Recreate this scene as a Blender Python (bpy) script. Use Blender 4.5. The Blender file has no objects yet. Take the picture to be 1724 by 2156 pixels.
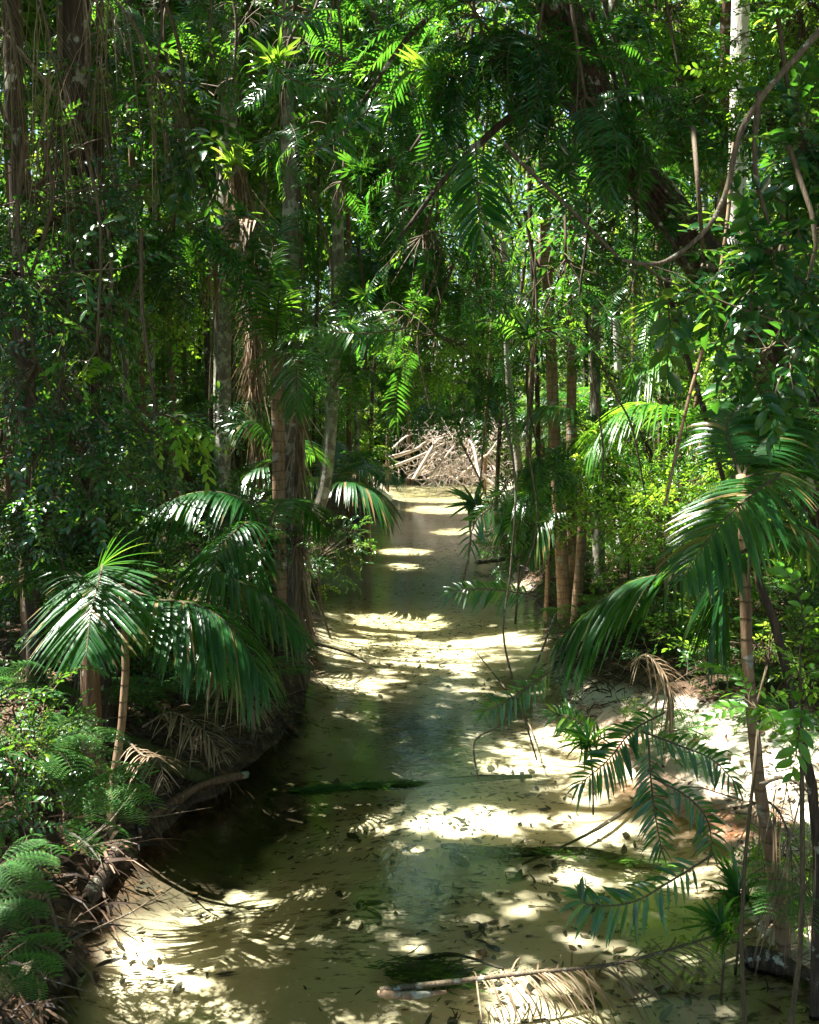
import bpy, math
import numpy as np
from mathutils import Vector, Matrix
rng = np.random.default_rng(11)
C = bpy.context.scene
COL = C.collection
# ------------------------------------------------------------------ camera, sky, sun, exposure
FP, CAMH, PITCH = 2096.0, 3.5, math.radians(6.2)
cam_d = bpy.data.cameras.new('camera'); cam = bpy.data.objects.new('camera', cam_d); COL.objects.link(cam)
cam.location = (0, 0, CAMH); cam.rotation_euler = (math.radians(90) - PITCH, 0, 0)
cam_d.sensor_fit = 'VERTICAL'; cam_d.sensor_height = 36; cam_d.lens = 35
cam_d.clip_start = 0.05; cam_d.clip_end = 600
C.camera = cam
SUN_EL, SUN_AZ = math.radians(67), math.radians(-75)     # azimuth from +Y towards +X
SDIR = np.array([math.sin(SUN_AZ)*math.cos(SUN_EL), math.cos(SUN_AZ)*math.cos(SUN_EL), math.sin(SUN_EL)])
w = bpy.data.worlds.new('World'); C.world = w; w.use_nodes = True
nt = w.node_tree; nt.nodes.clear()
sky = nt.nodes.new('ShaderNodeTexSky'); sky.sky_type = 'NISHITA'; sky.sun_disc = False
sky.sun_elevation = SUN_EL; sky.sun_rotation = SUN_AZ
bg = nt.nodes.new('ShaderNodeBackground'); bg.inputs[1].default_value = 0.05
wo = nt.nodes.new('ShaderNodeOutputWorld')
nt.links.new(sky.outputs[0], bg.inputs[0]); nt.links.new(bg.outputs[0], wo.inputs[0])
sl = bpy.data.lights.new('sun', 'SUN'); sl.energy = 5.0; sl.angle = math.radians(0.53); sl.color = (1, 0.965, 0.90)
so = bpy.data.objects.new('sun', sl); COL.objects.link(so)
so.rotation_euler = Vector(SDIR).to_track_quat('Z', 'Y').to_euler(); so.location = (0, 0, 40)
C.view_settings.view_transform = 'Standard'; C.view_settings.look = 'None'
C.view_settings.gamma = 1; C.view_settings.exposure = 2.95
C.cycles.max_bounces = 8; C.cycles.transparent_max_bounces = 16
C.cycles.diffuse_bounces = 2; C.cycles.glossy_bounces = 3; C.cycles.transmission_bounces = 4
C.cycles.use_denoising = True

# ------------------------------------------------------------------ picture <-> world (units: 1724 x 2156 px)
CF, SF = math.cos(PITCH), math.sin(PITCH)
def ray(px, py):
    a = np.asarray(px, float) - 862; b = 1078 - np.asarray(py, float)
    return np.stack([a, FP*CF + b*SF, -FP*SF + b*CF], -1)
def P(px, py, d):
    r = ray(px, py); return r * (np.asarray(d, float) / r[..., 1])[..., None] + np.array([0, 0, CAMH])
def G(px, py, z=0.0):
    r = ray(px, py); return r * ((z - CAMH) / r[..., 2])[..., None] + np.array([0, 0, CAMH])
def to_px(p):
    q = np.asarray(p, float) - np.array([0, 0, CAMH])
    f = q[..., 1]*CF - q[..., 2]*SF; u = q[..., 1]*SF + q[..., 2]*CF
    f = np.maximum(f, 1e-3)
    return 862 + FP*q[..., 0]/f, 1078 - FP*u/f

# ------------------------------------------------------------------ creek and terrain
LE = [(40,2300),(75,2120),(140,2010),(215,1880),(275,1790),(400,1700),(500,1640),(570,1570),(640,1480),(652,1400),(652,1250),(640,1200),(665,1130),(720,1100),(800,1085),(822,1050),(800,1015),(780,1000),(790,985)]
RE = [(1790,2300),(1720,2120),(1640,1990),(1570,1900),(1520,1800),(1430,1720),(1330,1640),(1290,1580),(1200,1500),(1170,1400),(1165,1330),(1105,1230),(1065,1150),(1062,1080),(1050,1030),(1020,1000),(1010,985)]
gl = np.array([G(*p) for p in LE]); gr = np.array([G(*p) for p in RE])
def mono(g):
    o = np.argsort(g[:, 1]); return g[o, 1], g[o, 0]
ly, lx = mono(gl); ry, rx = mono(gr)
ly = np.r_[-8, ly, 56, 62]; lx = np.r_[lx[0]-1.2, lx, -1.5, 1.0]
ry = np.r_[-8, ry, 56, 62]; rx = np.r_[rx[0]+1.2, rx, 2.0, 1.0]
def vnoise(x, y, seed=0):
    xi = np.floor(x).astype(np.int64); yi = np.floor(y).astype(np.int64); xf = x-xi; yf = y-yi
    def h(a, b):
        n = (a*374761393 + b*668265263 + seed*144665) & 0x7fffffff
        n = ((n ^ (n >> 13)) * 1274126177) & 0x7fffffff
        return ((n ^ (n >> 16)) & 0xffff) / 65535.0
    u = xf*xf*(3-2*xf); v = yf*yf*(3-2*yf)
    return (h(xi,yi)*(1-u)+h(xi+1,yi)*u)*(1-v) + (h(xi,yi+1)*(1-u)+h(xi+1,yi+1)*u)*v
def fbm(x, y, seed=0, o=4):
    s = 0; a = 0.5; f = 1.0
    for k in range(o):
        s = s + a*vnoise(x*f, y*f, seed+k*7); a *= .5; f *= 2.03
    return s
def Hf(x, y):
    x = np.asarray(x, float); y = np.asarray(y, float)
    wob = 0.35*(fbm(x*.9, y*.9, 3)-.47)+.16*(fbm(x*4.5, y*4.5, 6, 3)-.44)
    L = np.interp(y, ly, lx); R = np.interp(y, ry, rx)
    dl = L - x + wob; dr = x - R + wob
    d = np.maximum(dl, dr)
    inside = np.clip(-d, 0, 3)
    lef = -dl < -dr
    deep = 0.06 + 0.16*fbm(x*.35+5, y*.35, 9)
    hole = 0.42*np.exp(-(((x+1.6)/0.95)**2 + ((y-8.6)/1.7)**2)) + 0.14*np.exp(-(((x+0.3)/1.6)**2+((y-16.5)/2.5)**2))
    zin = -(deep + hole)*(1-np.exp(-inside/0.45)) + 0.015*(fbm(x*3, y*3, 5)-.5)
    do = np.clip(d, 0, 200)
    left_bank = 0.75*(1-np.exp(-do/0.55)) + 0.03*np.minimum(do, 30)
    gentle = np.exp(-((y-8.0)/3.0)**2)
    right_bank = (0.65*(1-np.exp(-do/0.6)))*(1-gentle) + gentle*(0.22*(1-np.exp(-do/0.9))+0.16*np.minimum(do,2.5)) + 0.03*np.minimum(do, 30)
    zb = np.where(dl > dr, left_bank, right_bank)
    zb = zb + .45*np.exp(-(((x+1.5)/.5)**2+((y-12)/.7)**2))
    zb = zb + np.clip(do*2, 0, 1)*(0.28*(fbm(x*.7, y*.7, 1)-.5) + 0.1*(fbm(x*4, y*4, 2)-.5))
    return np.where(d > 0, zb, zin), d
def H(x, y): return float(Hf(np.array([x]), np.array([y]))[0][0])

# ------------------------------------------------------------------ places where the sun gets through the canopy
# (px, py, rx, ry) on the water or bank, z given;  plus (px,py,depth, radius m) in the air
HOLES = []
for (a, b, c, e) in [(880,1352,250,44),(1060,1335,90,22),(1205,1565,125,58),(1040,1590,75,22),(1020,1700,210,40),(1260,1640,110,45),(957,1530,16,26),(915,1525,32,10),
    (850,1180,30,7),(960,1110,50,6),(900,1030,120,16),(940,1065,80,8),(850,1150,50,6),(1590,1640,150,130),(1450,1830,110,40),(1530,1910,60,35),(1290,1850,55,18),(1190,1870,30,26),(1380,1760,60,25),
    (780,1765,50,12),(850,1790,60,14),(700,1815,40,12),(788,1880,22,14),(780,1935,45,16),(270,2020,95,18),(430,1965,40,20),(620,1955,60,16),(760,2045,45,18),(750,2115,50,24),(530,2130,55,18),
    (60,1740,90,120),(160,1600,50,40),(700,1330,60,14),(600,1735,25,6),(590,1690,16,8),(1110,1930,40,12),(1020,1880,24,10),(870,1960,50,12),(950,1930,40,9),(1120,1230,40,14),(560,1400,30,20),(60,1350,60,30)]:
    g = G(a, b); HOLES.append((g, c/FP*g[1], e*g[1]*g[1]/FP/CAMH))
AIR = [(400,1070,9,.5),(450,1060,9,.45),(340,1080,9,.4),(170,1290,7.0,.75),(190,1340,6.8,.6),(1370,880,13,.9),(1300,930,13,.6),(1430,1250,6.6,.3),(1480,1210,6.4,.25),(540,920,13,.6),(720,1030,17,.9),(1420,660,14,.9),(1340,760,13,.8),
    (1555,60,15,.9),(1555,180,15,.9),(1553,300,15,.9),(1550,420,15,.9),(1550,500,15,.8),(1550,650,15,.4),(1550,930,15,.5),(940,960,41,4.0),(1010,960,41,3),(870,975,40,3),(490,315,11,.3),(660,690,13,.3),(620,45,9,.4),(700,50,9,.3),(760,330,9,.3),
    (120,1600,5.5,.5),(210,1700,5.6,.5),(110,1680,5.4,.5),(60,2010,4.6,.3),(690,1658,8.9,.28),(1200,1500,8.5,.25),(1150,1490,8.5,.2),(1350,1000,13,1.0),(1400,1080,12,.8),(1560,1330,9,.3),(600,600,14,.4),(690,960,16.5,.5),(590,1050,11.8,.4),(1120,2045,5.6,.3),(960,2075,5.4,.3),(470,850,17,.4),(470,500,17,.5),(1258,880,16.5,.5),(1072,850,30,.9),(1180,1150,15,.4),(900,130,8,.25),(530,130,8,.3),(1450,900,13,.7),(1420,1060,12,.9),(290,1000,14,.5),(1600,1350,8,.5),(1700,250,9,.4),(1620,560,5,.25),(1690,1500,4.5,.3),(1260,460,20,2.0),(1180,490,20,1.6)]
for (a, b, d, r) in AIR:
    HOLES.append((P(a, b, d), r, r/SDIR[2]))
HP = np.array([h[0] for h in HOLES]); HR = np.array([[h[1], h[2]] for h in HOLES])
def carved(p, grow=0.0):
    """True where foliage at p stands between the sun and one of the sunlit places"""
    p = np.asarray(p, float).reshape(-1, 3); out = np.zeros(len(p), bool)
    n = (fbm(p[:, 0]*1.3, p[:, 1]*1.3, 21)-.47)*1.0+.15
    for c, (ra, rb) in zip(HP, HR):
        t = (p[:, 2]-c[2])/SDIR[2]
        x = p[:, 0]-SDIR[0]*t-c[0]; y = p[:, 1]-SDIR[1]*t-c[1]
        out |= (t > 0.4) & ((x/(ra+grow))**2 + (y/(rb+grow))**2 < 1+n)
    return out

# ------------------------------------------------------------------ materials
def mat(name):
    m = bpy.data.materials.new(name); m.use_nodes = True; t = m.node_tree; t.nodes.clear()
    return m, t, t.nodes.new, t.links.new
def ramp(t, stops, interp='LINEAR'):
    r = t.nodes.new('ShaderNodeValToRGB'); e = r.color_ramp.elements; r.color_ramp.interpolation = interp
    e[0].position = stops[0][0]; e[0].color = (*stops[0][1], 1)
    e[1].position = stops[-1][0]; e[1].color = (*stops[-1][1], 1)
    for p, c in stops[1:-1]:
        x = e.new(p); x.color = (*c, 1)
    return r
def noise(t, scale, detail=4, vec=None, rough=.55):
    n = t.nodes.new('ShaderNodeTexNoise'); n.inputs['Scale'].default_value = scale; n.inputs['Detail'].default_value = detail
    n.inputs['Roughness'].default_value = rough
    if vec is not None: t.links.new(vec, n.inputs['Vector'])
    return n
def leaf_mat(name, stops, tr, trans=.4, rough=.35, spec=.5):
    trans *= .85; stops = [(p, tuple(.85*v for v in c)) for p, c in stops]
    m, t, N, K = mat(name)
    a = N('ShaderNodeAttribute'); a.attribute_name = 'rnd'
    oi = N('ShaderNodeObjectInfo')
    ad = N('ShaderNodeMath'); ad.operation = 'MULTIPLY_ADD'; ad.inputs[1].default_value = .22; K(oi.outputs['Random'], ad.inputs[0])
    mu = N('ShaderNodeMath'); mu.operation = 'MULTIPLY'; mu.inputs[1].default_value = .8; K(a.outputs['Fac'], mu.inputs[0]); K(mu.outputs[0], ad.inputs[2])
    r = ramp(t, stops); K(ad.outputs[0], r.inputs[0])
    r2 = ramp(t, tr); K(ad.outputs[0], r2.inputs[0])
    tc = N('ShaderNodeTexCoord')
    n = noise(t, 26, 3, tc.outputs['Object'])
    hs = N('ShaderNodeHueSaturation'); K(r.outputs[0], hs.inputs['Color'])
    mr = N('ShaderNodeMapRange'); mr.inputs[3].default_value = .7; mr.inputs[4].default_value = 1.35; K(n.outputs[0], mr.inputs[0]); K(mr.outputs[0], hs.inputs['Value'])
    b = N('ShaderNodeBsdfPrincipled'); K(hs.outputs[0], b.inputs['Base Color'])
    b.inputs['Roughness'].default_value = rough; b.inputs['Specular IOR Level'].default_value = spec
    bu = N('ShaderNodeBump'); bu.inputs['Strength'].default_value = .25; bu.inputs['Distance'].default_value = .01; K(n.outputs[0], bu.inputs['Height']); K(bu.outputs[0], b.inputs['Normal'])
    tl = N('ShaderNodeBsdfTranslucent'); K(r2.outputs[0], tl.inputs[0])
    mx = N('ShaderNodeMixShader'); mx.inputs[0].default_value = trans; K(b.outputs[0], mx.inputs[1]); K(tl.outputs[0], mx.inputs[2])
    o = N('ShaderNodeOutputMaterial'); K(mx.outputs[0], o.inputs[0]); return m
def bark_mat(name, c1, c2, c3, lichen=.0, scale=1.0, rings=False, bump=.6, streak=6.0):
    m, t, N, K = mat(name)
    tc = N('ShaderNodeTexCoord'); mp = N('ShaderNodeMapping'); mp.inputs['Scale'].default_value = (streak*scale*3, streak*scale*3, streak*scale*.45); K(tc.outputs['Object'], mp.inputs[0])
    n = noise(t, 2.2, 7, mp.outputs[0], .65)
    r = ramp(t, [(.3, c1), (.52, c2), (.72, c3)]); K(n.outputs[0], r.inputs[0])
    col = r.outputs[0]; hgt = n.outputs[0]
    if lichen > 0:
        n2 = noise(t, 7*scale, 5, tc.outputs['Object'], .6)
        r2 = ramp(t, [(.62-lichen*.2, (0,0,0)), (.66-lichen*.2, (1,1,1))]); K(n2.outputs[0], r2.inputs[0])
        n3 = noise(t, 1.5, 2, tc.outputs['Object']); r3 = ramp(t, [(.4, (.20,.21,.15)), (.6, (.32,.31,.25))]); K(n3.outputs[0], r3.inputs[0])
        mx = N('ShaderNodeMix'); mx.data_type = 'RGBA'; K(r2.outputs[0], mx.inputs['Factor']); K(col, mx.inputs['A']); K(r3.outputs[0], mx.inputs['B']); col = mx.outputs['Result']
    if rings:
        sx = N('ShaderNodeSeparateXYZ'); K(tc.outputs['Object'], sx.inputs[0])
        nn = noise(t, 3, 2, tc.outputs['Object'])
        ma = N('ShaderNodeMath'); ma.operation = 'MULTIPLY_ADD'; ma.inputs[1].default_value = .12; K(nn.outputs[0], ma.inputs[0]); K(sx.outputs[2], ma.inputs[2])
        fr = N('ShaderNodeMath'); fr.operation = 'MULTIPLY'; fr.inputs[1].default_value = 8.5; K(ma.outputs[0], fr.inputs[0])
        f2 = N('ShaderNodeMath'); f2.operation = 'FRACT'; K(fr.outputs[0], f2.inputs[0])
        rr = ramp(t, [(0, (0,0,0)), (.1, (0,0,0)), (.18, (1,1,1)), (1, (.9,.9,.9))]); K(f2.outputs[0], rr.inputs[0])
        mx = N('ShaderNodeMix'); mx.data_type = 'RGBA'; mx.blend_type = 'MULTIPLY'; mx.inputs['Factor'].default_value = .35
        K(col, mx.inputs['A']); K(rr.outputs[0], mx.inputs['B']); col = mx.outputs['Result']
        h2 = N('ShaderNodeMath'); h2.operation = 'ADD'; K(hgt, h2.inputs[0]); K(rr.outputs[0], h2.inputs[1]); hgt = h2.outputs[0]
    b = N('ShaderNodeBsdfPrincipled'); K(col, b.inputs['Base Color']); b.inputs['Roughness'].default_value = .8; b.inputs['Specular IOR Level'].default_value = .25
    bu = N('ShaderNodeBump'); bu.inputs['Strength'].default_value = bump; bu.inputs['Distance'].default_value = .03; K(hgt, bu.inputs['Height']); K(bu.outputs[0], b.inputs['Normal'])
    o = N('ShaderNodeOutputMaterial'); K(b.outputs[0], o.inputs[0]); return m
def simple_mat(name, stops, rough=.7, trans=0, spec=.3):
    m, t, N, K = mat(name)
    a = N('ShaderNodeAttribute'); a.attribute_name = 'rnd'; r = ramp(t, stops); K(a.outputs['Fac'], r.inputs[0])
    b = N('ShaderNodeBsdfPrincipled'); K(r.outputs[0], b.inputs['Base Color']); b.inputs['Roughness'].default_value = rough; b.inputs['Specular IOR Level'].default_value = spec
    o = N('ShaderNodeOutputMaterial')
    if trans:
        tl = N('ShaderNodeBsdfTranslucent'); K(r.outputs[0], tl.inputs[0]); mx = N('ShaderNodeMixShader'); mx.inputs[0].default_value = trans
        K(b.outputs[0], mx.inputs[1]); K(tl.outputs[0], mx.inputs[2]); K(mx.outputs[0], o.inputs[0])
    else: K(b.outputs[0], o.inputs[0])
    return m
M = {}
M['palm'] = leaf_mat('palm_leaf', [(0,(.006,.040,.010)),(.5,(.012,.064,.013)),(.72,(.020,.080,.014)),(.86,(.17,.115,.045))], [(0,(.07,.26,.02)),(.6,(.13,.38,.02)),(1,(.34,.50,.04))], .36, .3, .55)
M['oval'] = leaf_mat('glossy_leaf', [(0,(.005,.030,.012)),(.5,(.009,.050,.015)),(.85,(.024,.090,.015)),(1,(.11,.16,.02))], [(0,(.05,.22,.02)),(.6,(.12,.36,.02)),(1,(.40,.55,.04))], .34, .26, .6)
M['lance'] = leaf_mat('narrow_leaf', [(0,(.006,.040,.011)),(.5,(.011,.062,.014)),(.9,(.026,.115,.016)),(1,(.12,.20,.025))], [(0,(.06,.28,.02)),(.6,(.14,.42,.02)),(1,(.40,.62,.05))], .40, .26, .6)
M['fern'] = leaf_mat('fern_leaf', [(0,(.016,.065,.014)),(.6,(.035,.12,.022)),(1,(.09,.19,.03))], [(0,(.08,.30,.03)),(1,(.2,.45,.05))], .38, .42, .4)
M['bright'] = leaf_mat('young_leaf', [(0,(.03,.12,.012)),(.5,(.06,.20,.015)),(1,(.16,.30,.02))], [(0,(.16,.42,.02)),(.6,(.30,.58,.03)),(1,(.60,.75,.06))], .5, .35, .45)
M['far'] = leaf_mat('forest_leaf', [(0,(.006,.032,.006)),(.5,(.014,.062,.009)),(1,(.07,.14,.016))], [(0,(.06,.22,.012)),(.6,(.15,.37,.018)),(1,(.46,.62,.05))], .42, .4, .4)
M['dead'] = simple_mat('dead_frond', [(0,(.10,.06,.03)),(.5,(.20,.14,.08)),(1,(.36,.28,.18))], .65, .25)
M['litter'] = simple_mat('fallen_leaf', [(0,(.035,.018,.010)),(.5,(.11,.055,.026)),(.85,(.24,.145,.075)),(1,(.42,.33,.22))], .6, .15)
M['dark_litter'] = simple_mat('rotting_litter', [(0,(.012,.008,.005)),(.6,(.05,.030,.018)),(1,(.16,.10,.06))], .6, .1)
M['sunk'] = simple_mat('sunken_leaf', [(0,(.008,.010,.005)),(.7,(.025,.022,.010)),(1,(.10,.06,.03))], .6)
M['weed'] = simple_mat('water_weed', [(0,(.012,.03,.006)),(.6,(.03,.09,.01)),(1,(.09,.22,.02))], .5, .2)
M['twig'] = bark_mat('twig_bark', (.03,.022,.013), (.075,.055,.03), (.13,.10,.06), 0, 3, bump=.2)
M['vine'] = bark_mat('vine_bark', (.035,.026,.016), (.10,.075,.045), (.19,.15,.10), .15, 2, bump=.4)
M['bark_dark'] = bark_mat('dark_bark', (.015,.010,.006), (.045,.030,.019), (.10,.07,.045), .12, 1)
M['bark_brown'] = bark_mat('brown_bark', (.05,.026,.013), (.12,.068,.036), (.19,.115,.065), .12, 1)
M['bark_grey'] = bark_mat('grey_bark', (.06,.052,.038), (.13,.115,.085), (.22,.20,.155), .55, 1, bump=.45)
M['bark_white'] = bark_mat('white_bark', (.42,.38,.32), (.66,.63,.57), (.80,.78,.74), .2, 1, bump=.35)
M['bark_palm'] = bark_mat('palm_bark', (.12,.07,.035), (.22,.14,.08), (.32,.23,.14), .1, .8, True, .5)
M['bark_palmgrey'] = bark_mat('pale_palm_bark', (.16,.14,.10), (.30,.27,.21), (.42,.39,.32), .25, .8, True, .5)
M['root'] = bark_mat('bleached_wood', (.07,.05,.035), (.32,.26,.21), (.60,.54,.47), 0, 1.5, bump=.3)
M['log'] = bark_mat('wet_log', (.010,.009,.005), (.028,.022,.013), (.07,.05,.03), .05, 1.5)
M['moss'] = bark_mat('mossy_log', (.03,.03,.008), (.05,.055,.012), (.11,.085,.03), 0, 1.5)

def ground_mat():
    m, t, N, K = mat('forest_floor_and_sand')
    tc = N('ShaderNodeTexCoord'); ob = tc.outputs['Object']
    a = N('ShaderNodeAttribute'); a.attribute_name = 'sand'
    n1 = noise(t, 9, 8, ob, .7); lit = ramp(t, [(.28,(.012,.008,.005)),(.45,(.04,.024,.014)),(.6,(.10,.062,.034)),(.75,(.22,.15,.09))]); K(n1.outputs[0], lit.inputs[0])
    # sand: pale, with slow tonal drift, ripples and dark organic specks
    n2 = noise(t, 1.1, 5, ob); sd = ramp(t, [(.3,(.42,.36,.25)),(.5,(.55,.49,.37)),(.7,(.66,.61,.49))]); K(n2.outputs[0], sd.inputs[0])
    mp = N('ShaderNodeMapping'); mp.inputs['Scale'].default_value = (1.0, 2.6, 1); mp.inputs['Rotation'].default_value = (0, 0, .25); K(ob, mp.inputs[0])
    n3 = noise(t, 6.5, 8, mp.outputs[0], .72); n5 = noise(t, .55, 3, ob)
    pr = N('ShaderNodeMath'); pr.operation = 'MULTIPLY_ADD'; pr.inputs[1].default_value = .5; K(n5.outputs[0], pr.inputs[0]); K(n3.outputs[0], pr.inputs[2])
    dk = ramp(t, [(.80,(0,0,0)),(.87,(.8,.8,.8))]); K(pr.outputs[0], dk.inputs[0])
    mxd = N('ShaderNodeMix'); mxd.data_type = 'RGBA'; K(dk.outputs[0], mxd.inputs['Factor']); K(sd.outputs[0], mxd.inputs['A']); mxd.inputs['B'].default_value = (.045,.045,.018,1)
    a3 = N('ShaderNodeAttribute'); a3.attribute_name = 'silt_shade'; mxs = N('ShaderNodeMix'); mxs.data_type = 'RGBA'; K(a3.outputs['Fac'], mxs.inputs['Factor']); K(mxd.outputs['Result'], mxs.inputs['A']); mxs.inputs['B'].default_value = (.03,.022,.012,1); mxd = mxs
    # rusty iron stain along the shallow right-hand margin
    a2 = N('ShaderNodeAttribute'); a2.attribute_name = 'rust'
    mxr = N('ShaderNodeMix'); mxr.data_type = 'RGBA'; K(a2.outputs['Fac'], mxr.inputs['Factor']); K(mxd.outputs['Result'], mxr.inputs['A']); mxr.inputs['B'].default_value = (.34,.13,.05,1)
    mx = N('ShaderNodeMix'); mx.data_type = 'RGBA'; K(a.outputs['Fac'], mx.inputs['Factor']); K(lit.outputs[0], mx.inputs['A']); K(mxr.outputs['Result'], mx.inputs['B'])
    b = N('ShaderNodeBsdfPrincipled'); K(mx.outputs['Result'], b.inputs['Base Color']); b.inputs['Roughness'].default_value = .85; b.inputs['Specular IOR Level'].default_value = .2
    n4 = noise(t, 40, 6, ob, .7); bu = N('ShaderNodeBump'); bu.inputs['Strength'].default_value = .5; bu.inputs['Distance'].default_value = .02; K(n4.outputs[0], bu.inputs['Height']); K(bu.outputs[0], b.inputs['Normal'])
    o = N('ShaderNodeOutputMaterial'); K(b.outputs[0], o.inputs[0]); return m
def water_mat():
    m, t, N, K = mat('creek_water')
    tc = N('ShaderNodeTexCoord'); ob = tc.outputs['Object']
    mp = N('ShaderNodeMapping'); mp.inputs['Scale'].default_value = (1.0, .8, 1); K(ob, mp.inputs[0])
    n1 = noise(t, 4, 3, mp.outputs[0], .5); n2 = noise(t, 22, 3, mp.outputs[0], .6)
    ad = N('ShaderNodeMath'); ad.operation = 'MULTIPLY_ADD'; ad.inputs[1].default_value = .30; K(n2.outputs[0], ad.inputs[0]); K(n1.outputs[0], ad.inputs[2])
    bu = N('ShaderNodeBump'); bu.inputs['Strength'].default_value = .09; bu.inputs['Distance'].default_value = .06; K(ad.outputs[0], bu.inputs['Height'])
    fr = N('ShaderNodeFresnel'); fr.inputs[0].default_value = 1.75; K(bu.outputs[0], fr.inputs['Normal'])
    tr = N('ShaderNodeBsdfTransparent'); tr.inputs[0].default_value = (.97,.98,.93,1)
    gs = N('ShaderNodeBsdfGlossy'); gs.inputs['Roughness'].default_value = .03; K(bu.outputs[0], gs.inputs['Normal'])
    mx = N('ShaderNodeMixShader'); K(fr.outputs[0], mx.inputs[0]); K(tr.outputs[0], mx.inputs[1]); K(gs.outputs[0], mx.inputs[2])
    va = N('ShaderNodeVolumeAbsorption'); va.inputs['Color'].default_value = (.77,.775,.60,1); va.inputs['Density'].default_value = 1.15
    o = N('ShaderNodeOutputMaterial'); K(mx.outputs[0], o.inputs['Surface']); K(va.outputs[0], o.inputs['Volume']); return m

# ------------------------------------------------------------------ mesh accumulators
class MB:
    def __init__(s): s.V = []; s.F = []; s.M = []; s.R = []; s.n = 0
    def add(s, v, f, m=0, r=None):
        v = np.asarray(v, float).reshape(-1, 3); f = np.asarray(f, np.int64).reshape(-1, 4)
        if not len(v): return s
        s.V.append(v); s.F.append(f+s.n); s.M.append(np.full(len(f), m) if np.isscalar(m) else m)
        s.R.append(np.full(len(v), rng.random()) if r is None else np.broadcast_to(r, (len(v),)).astype(float)); s.n += len(v); return s
    def arrays(s):
        return np.concatenate(s.V), np.concatenate(s.F), np.concatenate(s.M), np.concatenate(s.R)
    def inst(s, tm, rot, sc, loc, mshift=0):
        V, F, Mi, R = tm; n = len(loc)
        if n == 0: return s
        sc = np.asarray(sc, float).reshape(n, 1, 1)
        v = np.einsum('nij,vj->nvi', rot, V)*sc + loc[:, None, :]
        f = F[None] + (np.arange(n)*len(V))[:, None, None]
        j = rng.random((n, 1))*.5
        s.add(v.reshape(-1, 3), f.reshape(-1, 4), np.tile(Mi, n)+mshift, np.clip(R[None]*.65+j, 0, 1).ravel()); return s
    def build(s, name, mats, parent=None, smooth=True):
        me = mesh_data(name, s.arrays(), mats, smooth)
        return link(name, me, parent)
def mesh_data(name, arr, mats, smooth=True):
    V, F, Mi, R = arr
    me = bpy.data.meshes.new(name)
    me.vertices.add(len(V)); me.vertices.foreach_set('co', V.astype(np.float32).ravel())
    me.loops.add(F.size); me.loops.foreach_set('vertex_index', F.astype(np.int32).ravel())
    me.polygons.add(len(F)); me.polygons.foreach_set('loop_start', (np.arange(len(F))*4).astype(np.int32))
    me.polygons.foreach_set('material_index', Mi.astype(np.int32))
    me.polygons.foreach_set('use_smooth', np.full(len(F), smooth))
    for m in mats: me.materials.append(M[m] if isinstance(m, str) else m)
    me.update(calc_edges=True)
    at = me.attributes.new('rnd', 'FLOAT', 'POINT'); at.data.foreach_set('value', R.astype(np.float32))
    return me
def link(name, data, parent=None, loc=None, rot=None, sc=None):
    o = bpy.data.objects.new(name, data); COL.objects.link(o)
    if parent is not None: o.parent = parent
    if loc is not None: o.location = loc
    if rot is not None: o.rotation_euler = rot
    if sc is not None: o.scale = (sc,)*3
    return o
def tag(o, label, cat, group=None, kind=None):
    if label: o['label'] = label
    if cat: o['category'] = cat
    if group: o['group'] = group
    if kind: o['kind'] = kind
    return o
def thing(name, label, cat, loc, group=None):
    return tag(link(name, None, None, tuple(float(q) for q in loc)), label, cat, group)
def shift(mb, loc):
    loc = np.asarray(loc, float)
    mb.V = [v-loc for v in mb.V]; return mb

def nrm(a): return a/np.maximum(np.linalg.norm(a, axis=-1, keepdims=True), 1e-9)
def frames(d, up=(0, 0, 1), roll=None):
    d = nrm(np.asarray(d, float)); u = np.broadcast_to(np.asarray(up, float), d.shape)
    x = nrm(np.cross(d, u) + 1e-6); z = np.cross(x, d)
    if roll is not None:
        c, s_ = np.cos(roll)[:, None], np.sin(roll)[:, None]
        x, z = x*c+z*s_, z*c-x*s_
    return np.stack([x, d, z], -1)
def spline(pts, n):
    p = np.asarray(pts, float); p = np.vstack([2*p[0]-p[1], p, 2*p[-1]-p[-2]])
    t = np.linspace(0, len(pts)-1-1e-6, n); i = t.astype(int); f = (t-i)[:, None]
    a, b, c, d = p[i], p[i+1], p[i+2], p[i+3]
    return .5*((2*b)+(-a+c)*f+(2*a-5*b+4*c-d)*f**2+(-a+3*b-3*c+d)*f**3)
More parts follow.
